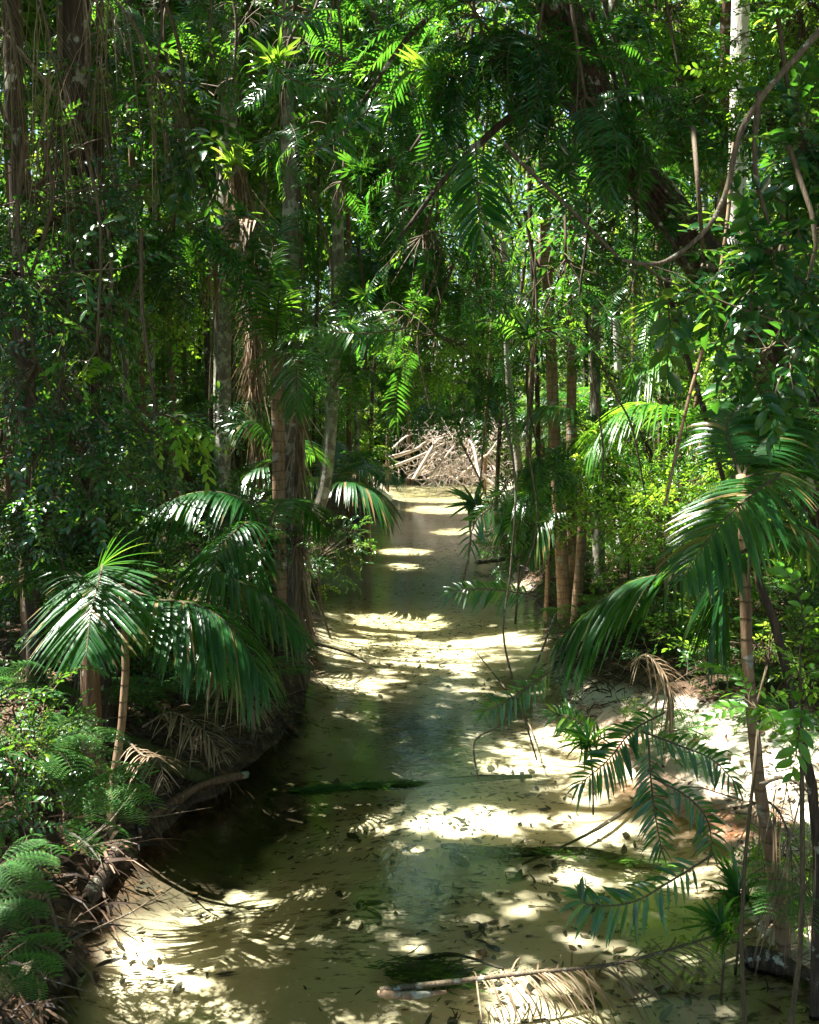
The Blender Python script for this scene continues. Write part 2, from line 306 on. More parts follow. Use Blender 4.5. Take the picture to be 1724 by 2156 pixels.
def tube(mb, pts, rad, sides=8, m=0, rough=0.0, r=None, cap=True):
    p = np.asarray(pts, float); n = len(p); T = nrm(np.gradient(p, axis=0))
    u = np.array([1., 0, 0]) if abs(T[0, 0]) < .8 else np.array([0, 1., 0])
    U = []; 
    for k in range(n):
        u = u - T[k]*np.dot(u, T[k]); u = u/np.linalg.norm(u); U.append(u)
    U = np.array(U); W = np.cross(T, U); a = np.arange(sides)/sides*2*np.pi
    R = np.broadcast_to(np.asarray(rad, float), (n,))[:, None]*np.ones((n, sides))
    if rough: 
        base = 1+rough*(rng.random((n, sides))-.5)*1.0 + rough*np.sin(a*3+rng.random()*6)[None]*.7
        R = R*base
    v = p[:, None]+R[..., None]*(np.cos(a)[None, :, None]*U[:, None]+np.sin(a)[None, :, None]*W[:, None])
    i, j = np.meshgrid(np.arange(n-1), np.arange(sides), indexing='ij'); j2 = (j+1) % sides
    f = np.stack([i*sides+j, i*sides+j2, (i+1)*sides+j2, (i+1)*sides+j], -1).reshape(-1, 4)
    V = v.reshape(-1, 3)
    if cap and sides % 2 == 0:
        ex = []
        for o in (0, (n-1)*sides):
            for k in range(sides//2-1): ex.append([o+k, o+k+1, o+sides-2-k, o+sides-1-k])
        f = np.vstack([f, np.array(ex)])
    mb.add(V, f, m, r); return mb
def ribbons(mb, base, d, up, L, W, droop, prof, fold=.25, cols=3, m=0, rnd=None, curl=None, down=(0, 0, -1)):
    base = np.asarray(base, float); n = len(base)
    if n == 0: return mb
    d = nrm(np.broadcast_to(np.asarray(d, float), (n, 3))); up = np.broadcast_to(np.asarray(up, float), (n, 3))
    side = nrm(np.cross(d, up)+1e-7); nn = np.cross(side, d)
    L = np.broadcast_to(np.asarray(L, float), (n,)); W = np.broadcast_to(np.asarray(W, float), (n,)); dr = np.broadcast_to(np.asarray(droop, float), (n,))
    pr = np.asarray(prof, float); rows = len(pr); t = np.linspace(0, 1, rows)
    dn = np.broadcast_to(np.asarray(down, float), (n, 3))
    pos = base[:, None]+L[:, None, None]*(d[:, None]*t[None, :, None]+dn[:, None]*dr[:, None, None]*(t**2)[None, :, None])
    if curl is not None:
        pos = pos + side[:, None]*(np.asarray(curl).reshape(n, 1, 1)*L[:, None, None]*(t**2)[None, :, None])
    cs = np.array([-1, 0, 1.]) if cols == 3 else np.array([-1, 1.])
    v = pos[:, :, None]+side[:, None, None]*(W[:, None, None]*.5*pr[None, :, None]*cs[None, None])[..., None]
    if cols == 3: v = v+nn[:, None, None]*(fold*W[:, None, None]*pr[None, :, None]*np.abs(cs)[None, None])[..., None]
    c = len(cs)
    i, j = np.meshgrid(np.arange(rows-1), np.arange(c-1), indexing='ij')
    f = np.stack([i*c+j, i*c+j+1, (i+1)*c+j+1, (i+1)*c+j], -1).reshape(-1, 4)
    f = f[None]+(np.arange(n)*rows*c)[:, None, None]
    if rnd is None: rnd = rng.random(n)
    mb.add(v.reshape(-1, 3), f.reshape(-1, 4), m, (np.repeat(rnd, c, axis=1).ravel() if np.ndim(rnd) == 2 else np.repeat(np.broadcast_to(rnd, (n,)), rows*c))); return mb
OV = [.10, .75, 1, .8, .08]; OVF = [.12, 1.0, .08]; LN = [.25, .9, 1, .7, .06]; LNF = [.3, 1, .1]; PL = [.45, .95, 1, .9, .6, .06]; ST = [.6, 1, 1, .8, .3]
def runit(n): return nrm(rng.normal(size=(n, 3)))

# ------------------------------------------------------------------ sprig templates (grow along +Y, up +Z)
def sprig_oval(L=.6, n=14, leaf=.10, wid=.45, fine=True, whorl=False):
    mb = MB(); c = spline([(0,0,0),(.02,L*.4,.05),(0,L*.75,.04),(-.02,L,-.06)], 8); tube(mb, c, np.linspace(.006,.0025,8), 4, 1)
    t = np.linspace(.15, 1, n); k = (t*7); i = np.clip(k.astype(int), 0, 6); p = c[i]+(c[i+1]-c[i])*(k-i)[:, None]
    sgn = np.where(np.arange(n) % 2 == 0, 1, -1)
    d = np.stack([sgn*(.95-.5*(t > .9)), .55+.35*t, rng.normal(0, .22, n)], -1); up = nrm(np.stack([rng.normal(0, .35, n), rng.normal(0, .3, n), np.ones(n)], -1))
    l = leaf*rng.uniform(.7, 1.15, n); ribbons(mb, p, d, up, l, l*wid, rng.uniform(.05, .45, n), OV if fine else OVF, .18, 3 if fine else 2)
    # side twiglets
    return mb.arrays()
def sprig_bush(LL=.8, nt=6, **kw):
    mb = MB(); c = spline([(0,0,0),(.03,LL*.5,.06),(0,LL,0)], 6); tube(mb, c, np.linspace(.009,.003,6), 5, 1)
    s = sprig_oval(**kw); t = rng.uniform(.25, 1, nt); d = np.stack([rng.normal(0, .9, nt), np.full(nt, .6), rng.normal(0, .55, nt)], -1)
    loc = c[0]+(c[-1]-c[0])*t[:, None]; mb.inst(s, frames(d, (0,0,1), rng.normal(0, .5, nt)), rng.uniform(.6, 1, nt), loc); return mb.arrays()
def sprig_lance(L=.75, n=42, leaf=.14, wid=.15, fine=True, arch=.18):
    mb = MB(); c = spline([(0,0,0),(0,L*.35,.06),(0,L*.7,.02),(0,L,-arch)], 9); tube(mb, c, np.linspace(.006,.003,9), 4, 1)
    t = np.linspace(.12, 1, n); k = t*8; i = np.clip(k.astype(int), 0, 7); p = c[i]+(c[i+1]-c[i])*(k-i)[:, None]
    sgn = np.where(np.arange(n) % 2 == 0, 1, -1)
    tip = np.clip((t-.82)/.18, 0, 1)
    d = np.stack([sgn*(1-.75*tip), .45+.9*tip, .12+rng.normal(0, .16, n)*(1+tip*1.5)], -1); up = np.stack([rng.normal(0, .25, n)-sgn*.2, rng.normal(0, .2, n), np.ones(n)], -1)
    l = leaf*rng.uniform(.8, 1.15, n)*(1-.25*np.abs(t-.6)); ribbons(mb, p, d, up, l, l*wid, rng.uniform(.2, .6, n), LN if fine else LNF, .12, 3 if fine else 2, rnd=np.clip(rng.random(n)*.6+.35*tip, 0, 1))
    return mb.arrays()
def rosette(n=26, leaf=.22):
    mb = MB(); a = rng.uniform(0, 6.28, n); e = rng.uniform(.1, 1.3, n)
    d = np.stack([np.cos(a)*np.cos(e), np.sin(a)*np.cos(e), np.sin(e)], -1)
    ribbons(mb, np.zeros((n, 3)), d, (0, .2, 1), leaf*rng.uniform(.6, 1.1, n), .018, rng.uniform(.1, .6, n), LN, .15, 3); return mb.arrays()
def fern_frond(L=.9, n=12, fine=True):
    mb = MB(); c = spline([(0,0,0),(0,L*.35,L*.22),(0,L*.7,L*.22),(0,L,L*.05)], 12); tube(mb, c, np.linspace(.006,.0015,12), 4, 1)
    for k in range(n):
        t = .2+.8*k/n; q = t*11; i = min(int(q), 10); p = c[i]+(c[i+1]-c[i])*(q-i); T = nrm(c[i+1]-c[i])
        pl = L*.42*math.sin(math.pi*min(1, (1-t)*.9+.12))**.8*(.55 if t < .28 else 1)
        for s in (-1, 1):
            d = nrm(np.array([s*.95, .5, -.02])); e = p+d*pl+np.array([0, 0, -pl*.22])
            pp = spline([p, p+d*pl*.5+np.array([0,0,.01]), e], 8)
            m2 = max(6, int(pl/.023)); tt = np.linspace(.06, 1, m2); qq = tt*7; ii = np.clip(qq.astype(int), 0, 6); b = pp[ii]+(pp[ii+1]-pp[ii])*(qq-ii)[:, None]
            T2 = nrm(pp[-1]-pp[0]); sd = nrm(np.cross(T2, [0, 0, 1])); l = .034*(L/.9)*(np.sin(np.pi*np.clip(1-tt*.93, 0, 1)**.7))+.006
            for ss in (-1, 1):
                ribbons(mb, b, T2*.45+sd*ss+rng.normal(0, .05, (m2, 3)), (0, 0, 1), l, .0145*(L/.9), .25, [1, .9, .2] if fine else [1, .2], .1, 2)
    return mb.arrays()
def tipped(r):
    r = np.repeat(r[:, None], len(PL), 1); k = rng.random(len(r)) < .3; r[k, -1] = 1; k = rng.random(len(r)) < .1; r[k, -2:] = 1; return r
def frond_arrays(ctrl, leaf=.55, n=46, wid=.034, hang=.5, up=(0,0,1), bare=.12, vee=.15, tipang=.45, seed=None, dead=False, rad=.012, gap=0.0):
    mb = MB(); c = spline(ctrl, 24); tube(mb, c, np.linspace(rad, rad*.25, 24), 5, 1, r=.5)
    seg = np.r_[0, np.cumsum(np.linalg.norm(np.diff(c, axis=0), axis=1))]; seg /= seg[-1]
    t = np.linspace(bare, 1, n)+rng.normal(0, .002, n); t = np.clip(t, 0, 1)
    p = np.stack([np.interp(t, seg, c[:, k]) for k in range(3)], -1); p2 = np.stack([np.interp(np.clip(t+.02, 0, 1.0), seg, c[:, k]) for k in range(3)], -1); p1 = np.stack([np.interp(np.clip(t-.02, 0, 1), seg, c[:, k]) for k in range(3)], -1)
    T = nrm(p2-p1); U = np.broadcast_to(np.asarray(up, float), T.shape); S = nrm(np.cross(T, U)); N = np.cross(S, T)
    u = (t-bare)/(1-bare); leaf_ok = rng.random(n) > .03; l = leaf*(.45+.75*np.sin(np.pi*np.clip(u*.8+.12, 0, 1)))*(1-.55*u**5)
    for s in (-1, 1):
        keep = rng.random(n) > gap+.035
        a = np.radians(68-38*u)+rng.normal(0, .05, n)
        d = S*s*np.sin(a)[:, None]+T*np.cos(a)[:, None]+N*(vee+rng.normal(0, .05, n))[:, None]
        if dead: d = d+rng.normal(0, .2, (n, 3))
        lr = l*rng.uniform(.9, 1.05, n)
        dr = hang*rng.uniform(.8, 1.2, n)
        uu = N+S*s*.25
        ribbons(mb, p[keep], d[keep], uu[keep], lr[keep], wid*(.6+.5*np.sin(np.pi*np.clip(u[keep]*.9+.1, 0, 1))), dr[keep], PL, .16, 3, rnd=tipped(np.where(rng.random(n) < .04, 1.0, np.clip(rng.normal(.42, .17, n), 0, .8))[keep]), curl=(rng.normal(0, .12, n)[keep] if dead else rng.normal(0, .03, n)[keep]))
    return mb.arrays()
T_ = {}
T_['oval'] = [sprig_oval(.55, 15, .095) for _ in range(3)]
T_['ovalbig'] = [sprig_oval(.55, 11, .15, .46) for _ in range(3)]
T_['bush'] = [sprig_bush(.7, 6, L=.45, n=13, leaf=.085) for _ in range(3)]
T_['bushfar'] = [sprig_bush(.9, 6, L=.6, n=11, leaf=.13, fine=False) for _ in range(3)]
T_['lance'] = [sprig_lance(.75, 42, .15, .15, arch=a) for a in (.1, .22, .3)]
T_['lancefar'] = [sprig_lance(.8, 30, .18, .17, False, a) for a in (.15, .3)]
T_['ros'] = [rosette() for _ in range(2)]
T_['fern'] = [fern_frond(.9)]; T_['fernfar'] = [fern_frond(1.0, 12, False)]
def pick(kind): a = T_[kind]; return a[rng.integers(len(a))]
def scatter(mb, kind, loc, d, sc, roll=.35, mshift=0):
    loc = np.asarray(loc, float); d = np.asarray(d, float); sc = np.broadcast_to(sc, (len(loc),)); v = T_[kind]; w_ = rng.integers(len(v), size=len(loc))
    for k in range(len(v)):
        q = w_ == k
        if q.any(): mb.inst(v[k], frames(d[q], (0, 0, 1), rng.normal(0, roll, q.sum())), sc[q], loc[q], mshift)

# ------------------------------------------------------------------ THE SETTING: terrain and water
def axis(parts):
    out = []
    for a, b, s in parts: out.append(np.arange(a, b, s))
    return np.concatenate(out)
gx = axis([(-150,-40,8),(-40,-12,1.2),(-12,-5,.25),(-5,5,.06),(5,12,.25),(12,40,1.2),(40,151,8)])
gy = axis([(-60,-6,3),(-6,3,.2),(3,14,.06),(14,30,.12),(30,60,.3),(60,100,2),(100,190,8)])
X, Y = np.meshgrid(gx, gy); Z, D = Hf(X, Y)
ny, nx = X.shape; i, j = np.meshgrid(np.arange(ny-1), np.arange(nx-1), indexing='ij')
F = np.stack([i*nx+j, i*nx+j+1, (i+1)*nx+j+1, (i+1)*nx+j], -1).reshape(-1, 4)
V = np.stack([X, Y, Z], -1).reshape(-1, 3)
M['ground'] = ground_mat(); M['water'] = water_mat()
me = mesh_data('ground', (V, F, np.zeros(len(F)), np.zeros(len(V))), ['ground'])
gentle = np.exp(-((Y-8.2)/2.6)**2)*(X > 0)
lim = np.where(X > -.5, .10, -.06) + gentle*(1.9+1.4*(fbm(X*.9, Y*.9, 14)-.4)) + .5*(Y > 33)
sand = np.clip((lim - D)/.25 + .35*(fbm(X*5, Y*5, 8)-.5), 0, 1)
at = me.attributes.new('sand', 'FLOAT', 'POINT'); at.data.foreach_set('value', sand.astype(np.float32).ravel())
rust = gentle*np.exp(-((D-.15)/.40)**2)*np.clip(fbm(X*1.4, Y*1.4, 17)*3.4-1.15, 0, 1)*.85
silt_shade = np.clip(1.25-np.abs(Y-8.1)/2.0, 0, 1)*np.clip(1.5+D/.75, 0, 1)*(X < 0)*(D < .1); silt_shade = np.clip((silt_shade-.25)*3+(fbm(X*4, Y*4, 61)-.5)*1.2, 0, 1)*.9*(silt_shade > .02)  # dark detritus, plus the dark bank's shade and reflection painted into bed colour
at = me.attributes.new('silt_shade', 'FLOAT', 'POINT'); at.data.foreach_set('value', silt_shade.astype(np.float32).ravel())
at = me.attributes.new('rust', 'FLOAT', 'POINT'); at.data.foreach_set('value', rust.astype(np.float32).ravel())
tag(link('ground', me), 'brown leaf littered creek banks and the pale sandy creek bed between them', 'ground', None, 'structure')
mb = MB()
yy = np.linspace(-5, 56, 60); L_ = np.interp(yy, ly, lx)-.9; R_ = np.interp(yy, ry, rx)+1.0
nn_ = len(yy); top = np.concatenate([np.stack([L_, yy, 0*yy], -1), np.stack([R_, yy, 0*yy], -1)]); bot = top.copy(); bot[:, 2] = -1.2
V = np.vstack([top, bot]); F = []
for k in range(nn_-1):
    F += [[k, nn_+k, nn_+k+1, k+1], [2*nn_+k, 2*nn_+k+1, 3*nn_+k+1, 3*nn_+k], [k, k+1, 2*nn_+k+1, 2*nn_+k], [nn_+k, 3*nn_+k, 3*nn_+k+1, nn_+k+1]]
F += [[0, 2*nn_, 3*nn_, nn_], [nn_-1, 2*nn_-1, 4*nn_-1, 3*nn_-1]]
mb.add(V, F); tag(mb.build('water', ['water'], None, False), 'clear shallow olive creek water over sand', 'water', None, 'structure')

# ------------------------------------------------------------------ litter, sunken leaves, twigs (nobody could count these)
def litter(n, x0, x1, y0, y1, dmin, dmax, size, matk, name, label, cat, lift=.012, below=False, hug=False):
    x = rng.uniform(x0, x1, n); y = y0+(y1-y0)*rng.random(n)**1.3; z, d = Hf(x, y)
    q = (d > dmin) & (d < dmax)
    if not below: q &= (x < 0) | (y > 11.5) | (y < 5.5) | (rng.random(n) < .30)
    if below: q &= fbm(x*1.1, y*1.5, 31) + .22*rng.random(n)**2 > .545
    x, y, z = x[q], y[q], z[q]; n = len(x); a = rng.uniform(0, 6.28, n)
    if below: a = rng.normal(.35, 1.1, n)
    tl = 0.08 if below else .35
    d_ = np.stack([np.cos(a), np.sin(a), rng.normal(0, tl, n)], -1); up = np.stack([rng.normal(0, tl, n), rng.normal(0, tl, n), np.ones(n)], -1)
    l = size*rng.uniform(.4, 1.3, n)*(np.minimum(np.exp(rng.normal(-.3, .5, n)), 1.7) if below else 1); m = MB(); ribbons(m, np.stack([x, y, z+lift], -1), d_, up, l, l*rng.uniform(.08, .6, n), rng.normal(0, .12, n), OV, .2, 2, curl=rng.normal(0, .4, n))
    tag(m.build(name, [matk]), label, cat, None, 'stuff')
litter(85000, -9, 9, 2.5, 22, .05, 9, .095, 'litter', 'leaf_litter', 'brown and tan fallen leaves covering both banks', 'leaf litter', .02)
litter(30000, -4, 5, 3.5, 26, -4, -.1, .075, 'sunk', 'sunken_leaves', 'small dark leaves scattered over the sandy creek bed', 'leaves', .012, True)
m = MB(); n = 2600; x = rng.uniform(-8, 8, n); y = 3+17*rng.random(n)**1.4; z, d = Hf(x, y); q = (d > .1)
for a, b, c in zip(x[q][:1500], y[q][:1500], z[q][:1500]):
    t = rng.uniform(0, 6.28); l = rng.uniform(.15, .8); e = rng.normal(0, .18)
    tube(m, [(a, b, c+.02), (a+math.cos(t)*l*.5, b+math.sin(t)*l*.5, c+.04+abs(e)*l*.6), (a+math.cos(t+.3)*l, b+math.sin(t+.3)*l, c+.03+abs(e)*l)], [.008, .006, .003], 4)
tag(m.build('fallen_twigs', ['vine']), 'thin brown twigs lying among the fallen leaves on the banks', 'twigs', None, 'stuff')

# ------------------------------------------------------------------ labels for the many lesser plants
MARK = [((190,600),'the vine-wrapped dark trunk'),((470,700),'the straight grey trunk'),((600,1000),'the brown and grey trunk pair at the water'),((690,900),'the curved lichen-spotted trunk'),((540,600),'the trunk skirted in dead fronds'),
 ((940,940),'the bleached root tangle'),((1400,450),'the leaning dark trunk'),((1550,300),'the sunlit white trunk'),((1190,1050),'the twin palm trunks'),((1400,900),'the sunlit striped frond'),((1080,850),'the pale ringed palm trunk'),((180,1300),'the fan-like frond by the brown stem'),((1320,1270),'the big frond over the sandbar'),((880,600),'the dark hanging foliage'),((1600,1500),'the thin ringed stem by the sandbar')]
used = {}
def where(pt):
    a, b = to_px(pt); a, b = float(a), float(b)
    o = sorted(MARK, key=lambda m_: math.hypot(m_[0][0]-a, m_[0][1]-b))[0]; dx, dy = a-o[0][0], b-o[0][1]
    r = ('just left of' if dx < 0 else 'just right of') if abs(dx) > abs(dy)*.6 else ('above' if dy < 0 else 'below')
    if abs(dx) > 130: r = 'well left of' if dx < 0 else 'well right of'
    if pt[1] > 24: r = 'far behind, '+r
    return r+' '+o[1]
SIZES = ['', 'smaller ', 'taller ', 'sparser ', 'fuller ']
def ulabel(desc, pt):
    s = ' '.join((desc+' '+where(pt)).split()[:16]); k = used.get(s, 0); used[s] = k+1
    return s if k == 0 else s

# ------------------------------------------------------------------ trunks
def trunk_pts(pl, depth, ztop=14.0):
    """pl: picture points from bottom to top; depth: number or list"""
    d = np.broadcast_to(np.asarray(depth, float), (len(pl),)); p = np.array([P(a, b, e) for (a, b), e in zip(pl, d)])
    g = H(p[0, 0], p[0, 1]); p[0, 2] = min(p[0, 2], g-.1) if p[0, 2] < g+.6 else p[0, 2]
    if p[0, 2] > g: 
        q = p[0].copy(); q[2] = g-.1; q[:2] += (p[0]-p[1])[:2]/max(.5, np.linalg.norm(p[0]-p[1]))*.2; p = np.vstack([q, p])
    if p[-1, 2] < ztop and ztop > 0:
        v = nrm(p[-1]-p[-2]); v = v/max(v[2], .5); e = p[-1]+v*(ztop-p[-1, 2])*[.6, .6, 1]; p = np.vstack([p, e])
    return p
def densify(p, step=.35):
    n = max(6, int(np.linalg.norm(np.diff(p, axis=0), axis=1).sum()/step)); return spline(p, min(n, 60))
def tree(name, label, pl, depth, wpx, matk, ztop=14.0, cat='tree', group=None, rough=.12, sides=14, flare=1.35, crown=False, parts=()):
    p = trunk_pts(pl, depth, ztop); c = densify(p); d0 = float(np.mean(np.atleast_1d(depth)))
    w0, w1 = (wpx if isinstance(wpx, tuple) else (wpx, wpx*.85)); t = np.linspace(0, 1, len(c)); r = (w0+(w1-w0)*t)/FP*d0*.5
    h = c[:, 2]-c[0, 2]; r = r*(1+(flare-1)*np.exp(-h/.35))
    b = p[0].copy(); th = thing(name, label, cat, b, group)
    mb = MB(); tube(mb, c, r, sides, 0, rough); shift(mb, b); mb.build('trunk', [matk], th)
    return th, c, r
def strands(c0, n, length, spread, matk='dead', wid=.014, parent=None, origin=None, name='dead_leaf_skirt', down=True):
    """thin dry strips hanging round the points c0"""
    c0 = np.asarray(c0, float); k = rng.integers(len(c0), size=n); b = c0[k]+rng.normal(0, spread, (n, 3))*[1, 1, .4]
    m = MB(); d = nrm(np.stack([rng.normal(0, .2, n), rng.normal(0, .2, n), -np.ones(n)], -1))
    ribbons(m, b, d, runit(n), length*rng.uniform(.4, 1.2, n), wid*rng.uniform(.5, 1.6, n), .15, ST, .3, 2, curl=rng.normal(0, .2, n))
    if origin is not None: shift(m, origin)
    return m.build(name, [matk], parent)
def wind_vines(c, r, n, matk='vine', parent=None, origin=None, name='climbing_stem', rad=.012, off=1.25):
    for q in range(n):
        a0 = rng.uniform(0, 6.28); tw = rng.normal(0, 2.2); t = np.linspace(0, 1, len(c)); a = a0+tw*t+.4*np.sin(t*9+a0)
        rr = r*off*(1+.5*np.abs(np.sin(t*7+a0*2))*rng.random())
        v = c+np.stack([np.cos(a)*rr, np.sin(a)*rr, np.zeros(len(c))], -1)
        m = MB(); tube(m, v, rad*rng.uniform(.5, 1.5), 5, 0, .2)
        if origin is not None: shift(m, origin)
        m.build(name, [matk], parent)

th, c, r = tree('tree', 'thick dark trunk wrapped in matted vines and dead fibre, near the upper left', [(195,1200),(185,900),(180,560),(165,300),(160,0)], [8.6,8.5,8.4,8.3,8.2], (60,50), 'bark_dark')
o_ = np.array(th.location); wind_vines(c, r, 7, 'vine', th, o_); strands(c[(c[:,2]>3.0)&(c[:,2]<5.8)], 600, .7, .09, 'bark_dark', .012, th, o_, 'fibre_mat')
wt = c[(c[:,2] > 1.5) & (c[:,2] < 8)]
m = MB(); n = 150; k = rng.integers(len(wt), size=n); scatter(m, 'ovalbig', wt[k]+rng.normal(0, .12, (n, 3)), runit(n)*[1,1,.4]+[0,-.5,-.2], rng.uniform(.4, .8, n)); shift(m, o_); m.build('climber_foliage', ['oval', 'twig'], th)
th, c, r = tree('tree', 'dark reddish trunk at the upper left corner behind hanging dead fronds', [(60,1100),(45,600),(30,300),(25,0)], 10, 44, 'bark_brown')
th, c, r = tree('tree', 'tall straight grey trunk with pale lichen blotches on the left bank', [(470,1180),(468,900),(470,600),(480,300),(488,0)], 17, (36,32), 'bark_grey')
wind_vines(c, r, 3, 'vine', th, np.array(th.location), rad=.014)
th, c, r = tree('tree', 'slim trunk skirted from top to base in twisted dead fronds', [(545,1080),(535,800),(528,600),(515,450),(498,345)], 14, (26,24), 'bark_brown', ztop=-1)
o_ = np.array(th.location); strands(c[len(c)//4:], 900, .7, .045, 'dead', .013, th, o_); 
m = MB(); topc = c[-1]; scatter(m, 'ros', topc+rng.normal(0, .12, (6, 3)), runit(6)*.5+[0,-.3,1], rng.uniform(.9, 1.7, 6)); shift(m, o_); m.build('crown', ['bright', 'twig'], th)
th, c, r = tree('palm_tree', 'reddish brown palm trunk rising from the waterline beside the paler one', [(592,1450),(590,1200),(586,900),(580,740)], 11.8, (30,26), 'bark_palm', ztop=-1, cat='palm'); PALM_MAIN = (th, c)
th, c, r = tree('tree', 'lichen-blotched grey trunk at the waterline hung with dead strands', [(614,1450),(614,1200),(612,900),(612,500),(606,200),(600,0)], 12, (38,30), 'bark_grey')
o_ = np.array(th.location); strands(c[(c[:,2]<3.6)&(c[:,2]>.9)]+np.array([.1,-.06,0]), 330, .8, .028, 'dead', .012, th, o_, 'dead_strands'); wind_vines(c, r, 3, 'vine', th, o_)
th, c, r = tree('tree', 'curved slender trunk with pale lichen patches leaning over the water', [(632,1225),(652,1130),(680,1040),(694,930),(704,760),(712,560),(708,300),(706,0)], 16.5, (30,20), 'bark_grey')
th, c, r = tree('palm_tree', 'brown palm stem standing behind the fan-like frond on the left bank', [(200,1690),(195,1550),(190,1400),(190,1230)], 7.6, (46,36), 'bark_brown', ztop=-1, cat='palm', flare=1.5); PALM_L = (th, c)
th, c, r = tree('sapling', 'thin curved brown stem leaning beside the brown palm stem', [(225,1690),(245,1600),(262,1480),(264,1330),(255,1230)], 7.4, (18,14), 'bark_palm', ztop=-1)
PALM_L2 = (th, c)
th, c, r = tree('tree', 'short dark trunk at the left edge rising from leaf litter', [(78,1400),(72,1250),(66,1100),(58,900)], 9, (36,30), 'bark_dark')
# right side
LT = [P(1790,1180,9.6), P(1740,1000,9.4), P(1655,810,9.2), P(1590,690,9.0), P(1490,560,8.8), P(1400,430,8.6), P(1300,300,8.4), P(1235,160,8.2), P(1180,20,8.0), P(1120,-160,7.8)]
b = LT[0].copy(); b[2] = H(b[0], b[1])-.1; LT = [b+[.25,.1,0]] + LT; c = densify(np.array(LT), .25); t = np.linspace(0, 1, len(c)); r = np.interp(t, [0,.5,1], [.20,.17,.10])
LEAN = thing('leaning_tree', 'massive dark trunk leaning diagonally across the upper right, laced with climbing roots', 'tree', LT[0]); o_ = np.array(LEAN.location)
mb = MB(); tube(mb, c, r, 16, 0, .2); shift(mb, o_); mb.build('trunk', ['bark_dark'], LEAN); wind_vines(c, r, 16, 'bark_dark', LEAN, o_, rad=.018, off=1.1); LC = c
mb = MB(); n = 170; k = rng.integers(6, len(c)-1, size=n); dd = runit(n)*[1, .7, .5]+[0, -.25, -.35]; scatter(mb, 'lance', c[k]+rng.normal(0, .12, (n, 3)), dd, rng.uniform(.4, .85, n)); shift(mb, o_); mb.build('climber_foliage', ['lance', 'twig'], LEAN)
for (s, e, q) in [((1400,430),(1000,150),8.0), ((1300,300),(980,330),7.6), ((1235,160),(900,40),7.8)]:
    a_ = P(*s, 8.5); e_ = P(*e, q); m = MB(); tube(m, spline([a_, (a_+e_)/2+[0,-.1,.35], e_, e_+[-.5,0,-.6]], 16), np.linspace(.05,.012,16), 7, 0, .15); shift(m, o_); m.build('limb', ['bark_dark'], LEAN)
th, c, r = tree('tree', 'sunlit white trunk standing tall at the upper right', [(1560,1260),(1553,900),(1550,500),(1555,250),(1560,0)], 15, (38,34), 'bark_white')
th, c, r = tree('tree', 'tan trunk with flaking bark behind the leaning tree', [(1512,1150),(1515,700),(1522,300),(1528,0)], 17, (22,20), 'bark_brown')
th, c, r = tree('palm_tree', 'nearer of the twin brown palm trunks on the right bank', [(1192,1260),(1180,1130),(1172,1000),(1165,860),(1150,500),(1140,0)], 15.2, (27,20), 'bark_palm', cat='palm')
th, c, r = tree('palm_tree', 'farther and straighter of the twin brown palm trunks', [(1203,1235),(1206,1100),(1203,950),(1205,700),(1210,0)], 16, (22,18), 'bark_palm', cat='palm')
th, c, r = tree('tree', 'pale trunk with a sunlit upper half behind the striped frond', [(1262,1200),(1260,1050),(1256,900),(1252,780),(1245,300),(1240,0)], 16.5, (24,20), 'bark_grey')
th, c, r = tree('tree', 'thin pale trunk between the striped frond and the twin palms', [(1306,1160),(1304,950),(1300,760),(1290,300)], 17.5, (15,13), 'bark_white')
th, c, r = tree('palm_tree', 'slender pale palm trunk with bold white rings near the root tangle', [(1092,985),(1086,930),(1076,850),(1068,740)], 30, (16,14), 'bark_palmgrey', cat='palm', ztop=9)
th, c, r = tree('sapling', 'thin ringed stem rising in front of the sunlit right bank', [(1655,1985),(1640,1900),(1605,1700),(1583,1500),(1572,1350),(1566,1130),(1560,1000)], [6.0,6.0,5.9,5.9,5.9,5.9,6.0], (30,20), 'bark_palm', ztop=-1, flare=1.2); PALM_R = (th, c)
th, c, r = tree('sapling', 'dark slanting stem at the right edge above the litter slope', [(1722,1760),(1700,1620),(1668,1480),(1640,1340),(1600,1240),(1590,1150)], 5.4, (24,16), 'bark_dark', ztop=-1, flare=1.1); PALM_R2 = (th, c)

def rod(name, label, cat, pl, depth, wpx, matk, foliage=None, sides=7):
    d = np.broadcast_to(np.asarray(depth, float), (len(pl),)); p = np.array([P(a, b, e) for (a, b), e in zip(pl, d)]); c = spline(p, 30)
    th = thing(name, label, cat, p[0]); o_ = p[0]; m = MB(); w0, w1 = wpx if isinstance(wpx, tuple) else (wpx, wpx*.6)
    tube(m, c, np.linspace(w0, w1, 30)/FP*float(d.mean())*.5, sides, 0, .14); shift(m, o_); m.build('stem', [matk], th)
    if foliage:
        kind, n, s, mk = foliage; m = MB(); k = rng.integers(6, 30, size=n); dd = runit(n)*[1,.8,.5]+[0,-.2,-.15]; scatter(m, kind, c[k], dd, s*rng.uniform(.6, 1.1, n)); shift(m, o_); m.build('foliage', [mk, 'twig'], th)
    return th
rod('branch', 'long smooth brown branch sweeping down from the upper right corner', 'branch', [(1760,30),(1690,105),(1600,210),(1555,290),(1530,400),(1490,480),(1420,540),(1370,557),(1310,548)], 4.2, (15,8), 'vine', ('oval', 5, .6, 'oval'))
rod('hanging_vine', 'orange-brown vine dangling in front of the striped frond', 'vine', [(1545,300),(1530,480),(1500,660),(1445,860),(1400,1065)], 5.0, (9,7), 'bark_palm')
rod('branch', 'thin twig slanting down from the lower end of the long smooth branch', 'branch', [(1360,560),(1400,590),(1480,620),(1560,650),(1650,680)], 4.3, (6,3), 'vine', ('ovalbig', 7, .7, 'oval'))
